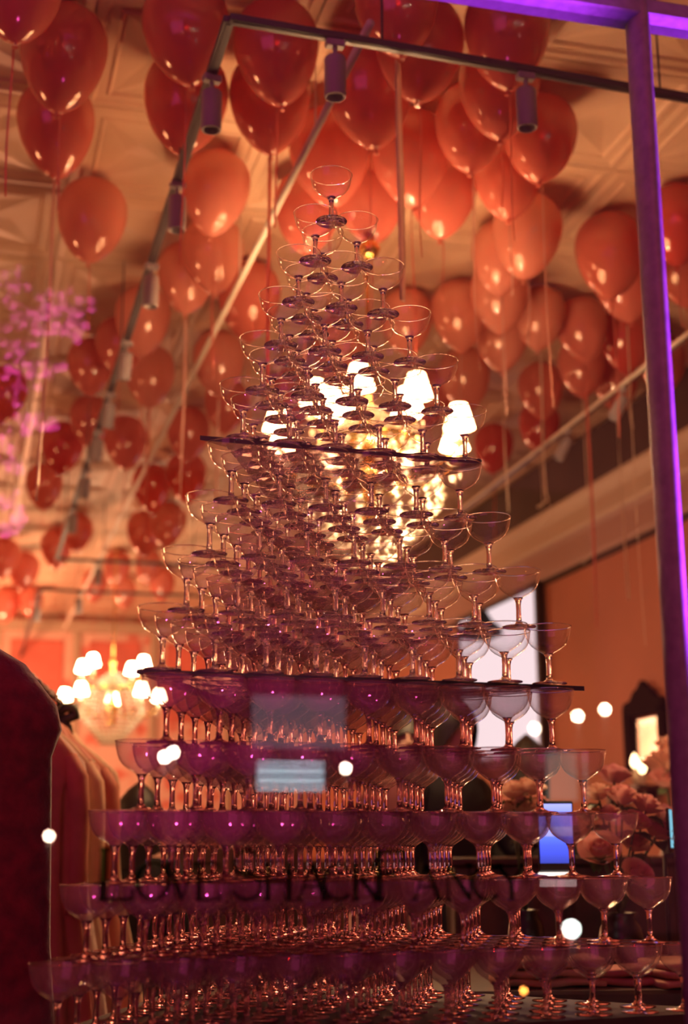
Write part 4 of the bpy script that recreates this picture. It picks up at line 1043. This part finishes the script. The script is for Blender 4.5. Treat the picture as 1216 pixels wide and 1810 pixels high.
# ================================================================ STREET SIDE, seen as reflections in the pane
def street_lamp(px, py, yv, label, col, st, r=.07):
    p = mirrored(px, py, yv); o = thing('street_lamp', label, 'lamp', (p.x, p.y, 0), 0, 'street lights mirrored in the window')
    bm = bmesh.new(); tube(bm, [(0, .0, 0), (0, 0, p.z-r)], [.05, .03], 8); finish('pole', bm, M_METALD, o)
    bm = bmesh.new(); bmesh.ops.create_uvsphere(bm, u_segments=16, v_segments=10, radius=r, matrix=Matrix.Translation((0, 0, p.z))); finish('globe', bm, emat('street_globe', col, st), o)
SL = [(291, 1338, 14, (1, .84, .62), 160, .05, 'twin street globe mirrored at the left of the twelfth tier, lower one'), (306, 1330, 14.6, (1, .84, .62), 160, .05, 'twin street globe mirrored at the left of the twelfth tier, upper one'),
      (611, 1358, 14, (1, .84, .62), 140, .045, 'street globe mirrored right of the lit blue window'), (1021, 1266, 13.5, (1, .80, .52), 150, .05, 'street globe mirrored on the terracotta wall, left of two'),
      (1069, 1254, 14.2, (1, .80, .52), 150, .05, 'street globe mirrored on the terracotta wall, right of two'), (945, 1288, 14, (1, .80, .56), 120, .05, 'street globe mirrored over the white panel'),
      (87, 1478, 14, (1, .72, .52), 90, .045, 'street globe mirrored on the plush coat'), (1010, 1642, 9, (.9, 1, .9), 60, .055, 'low white street globe mirrored under the blue phone'),
      (1013, 1674, 10.4, (1, .35, .05), 70, .03, 'low orange bollard light mirrored under the blue phone'), (926, 1751, 9, (1, .30, .05), 60, .022, 'small orange bollard light mirrored at the lowest tier')]
for px, py, yv, col, st, r, lab in SL: street_lamp(px, py, yv, lab, col, st, r)
# building across the street with two lit windows
yv = 17.0; yr = 2*PANE_Y-yv
M_FAC = pmat('street_facade', (.05, .04, .045), .9, noise_scale=3, amt=.2)
bd = thing('street_building', 'dark building across the street with lit windows, mirrored in the pane', 'building', (1.0, yr-.25, 0))
bm = bmesh.new(); box(bm, (0, 0, 3), (14, .3, 6)); finish('facade', bm, M_FAC, bd, smooth=False)
def lit_window(x0, y0, x1, y1, m, slats):
    a = mirrored(x0, y1, yv); b = mirrored(x1, y0, yv); c = (a+b)/2; w, h = abs(b.x-a.x), abs(b.z-a.z)
    base = Vector(bd.location)
    bm = bmesh.new(); box(bm, c-base+Vector((0, .0, 0)), (w, .02, h)); g = finish('window', bm, m, bd, smooth=False)
    for i in range(slats):
        bm = bmesh.new(); box(bm, c-base+Vector((0, .02, h*((i+.5)/slats-.5))), (w, .02, h*.12/slats*3)); finish('blind_slat', bm, M_FAC, g, smooth=False)
lit_window(455, 1348, 572, 1396, emat('blue_white_window', (.62, .85, 1.0), 7), 3)
lit_window(445, 1232, 610, 1322, emat('dim_blue_window', (.55, .50, .65), 1.1), 0)
lit_window(968, 1330, 1035, 1415, emat('dim_green_window', (.55, .75, .65), 1.3), 0)
# red signal light mirrored on the balloons
p = Vector((-1.1, -5.5, 3.0)); o = thing('traffic_signal', 'red signal lamp in the street mirrored as red dots on the balloons', 'signal', (p.x, p.y, 0))
bm = bmesh.new(); tube(bm, [(0, 0, 0), (0, 0, p.z-.2)], .05, 8); finish('pole', bm, M_METALD, o)
bm = bmesh.new(); bevel_box(bm, (0, -.1, p.z), (.3, .18, .5), .02); finish('housing', bm, M_METALD, o, smooth=False)
bm = bmesh.new(); bmesh.ops.create_uvsphere(bm, u_segments=16, v_segments=10, radius=.13, matrix=Matrix.Translation((0, 0.02, p.z))); finish('lamp', bm, emat('red_signal', (1, .015, .01), 260), o)
# blossoming street tree lit purple, mirrored at the left
tv = 7.6
tp = mirrored(-60, 900, tv)
tr = thing('blossom_tree', 'pink blossoming street tree under purple light, mirrored at the left edge', 'tree', (tp.x, tp.y, 0))
M_BARK = pmat('bark', (.08, .05, .05), .9, noise_scale=20, amt=.3); M_BLOS = pmat('pink_blossom', (.85, .40, .62), .7)
base = Vector((tp.x, tp.y, 0))
bm = bmesh.new(); tube(bm, [(0, 0, 0), (.02, 0, .8), (0, .03, 1.6), (.03, 0, 2.6), (.0, .0, 3.3)], [.09, .08, .07, .05, .02], 10); finish('trunk', bm, M_BARK, tr)
clusters = [((20, 655), 26, 10), ((42, 652), 18, 8), ((85, 650), 22, 9), ((28, 690), 30, 12), ((8, 760), 20, 8), ((50, 745), 40, 14), ((82, 748), 18, 9), ((12, 800), 25, 10), ((28, 828), 18, 9), ((5, 880), 26, 12), ((20, 920), 30, 12), ((60, 560), 55, 34), ((110, 540), 50, 30), ((30, 600), 55, 30), ((130, 580), 30, 14), ((20, 500), 50, 24), ((10, 945), 30, 10), ((875, 985), 45, 14), ((930, 960), 40, 12), ((905, 1010), 40, 12)]
rnd = random.Random(5); bm = bmesh.new(); bb = bmesh.new()
for (px, py), sp, n in clusters:
    c = mirrored(px, py, tv)-base
    if px < 500: tube(bb, [(0, 0, max(.9, c.z-.7)), (c.x*.5, c.y*.5, c.z-.15), (c.x, c.y, c.z)], [.018, .010, .004], 6)
    for i in range(n):
        q = mirrored(px+rnd.gauss(0, sp*.5), py+rnd.gauss(0, sp*.35), tv+rnd.uniform(-.3, .3))-base
        if px > 500: continue
        for k in range(5):
            a = 2*pi*k/5+i; e = Vector((cos(a)*.014, rnd.uniform(-.006, .006), sin(a)*.014))
            bmesh.ops.create_icosphere(bm, subdivisions=1, radius=.0135, matrix=Matrix.Translation(q+e))
finish('branch', bb, M_BARK, tr); x = finish('blossom', bm, M_BLOS, tr); x['kind'] = 'stuff'
lamp('tree_uplight', 'SPOT', (tp.x+.5, tp.y+1.1, .6), 5500, (1, .18, .62), (tp.x+.35, tp.y, 2.3), spot_size=R(75), spot_blend=.5, shadow_soft_size=.1)
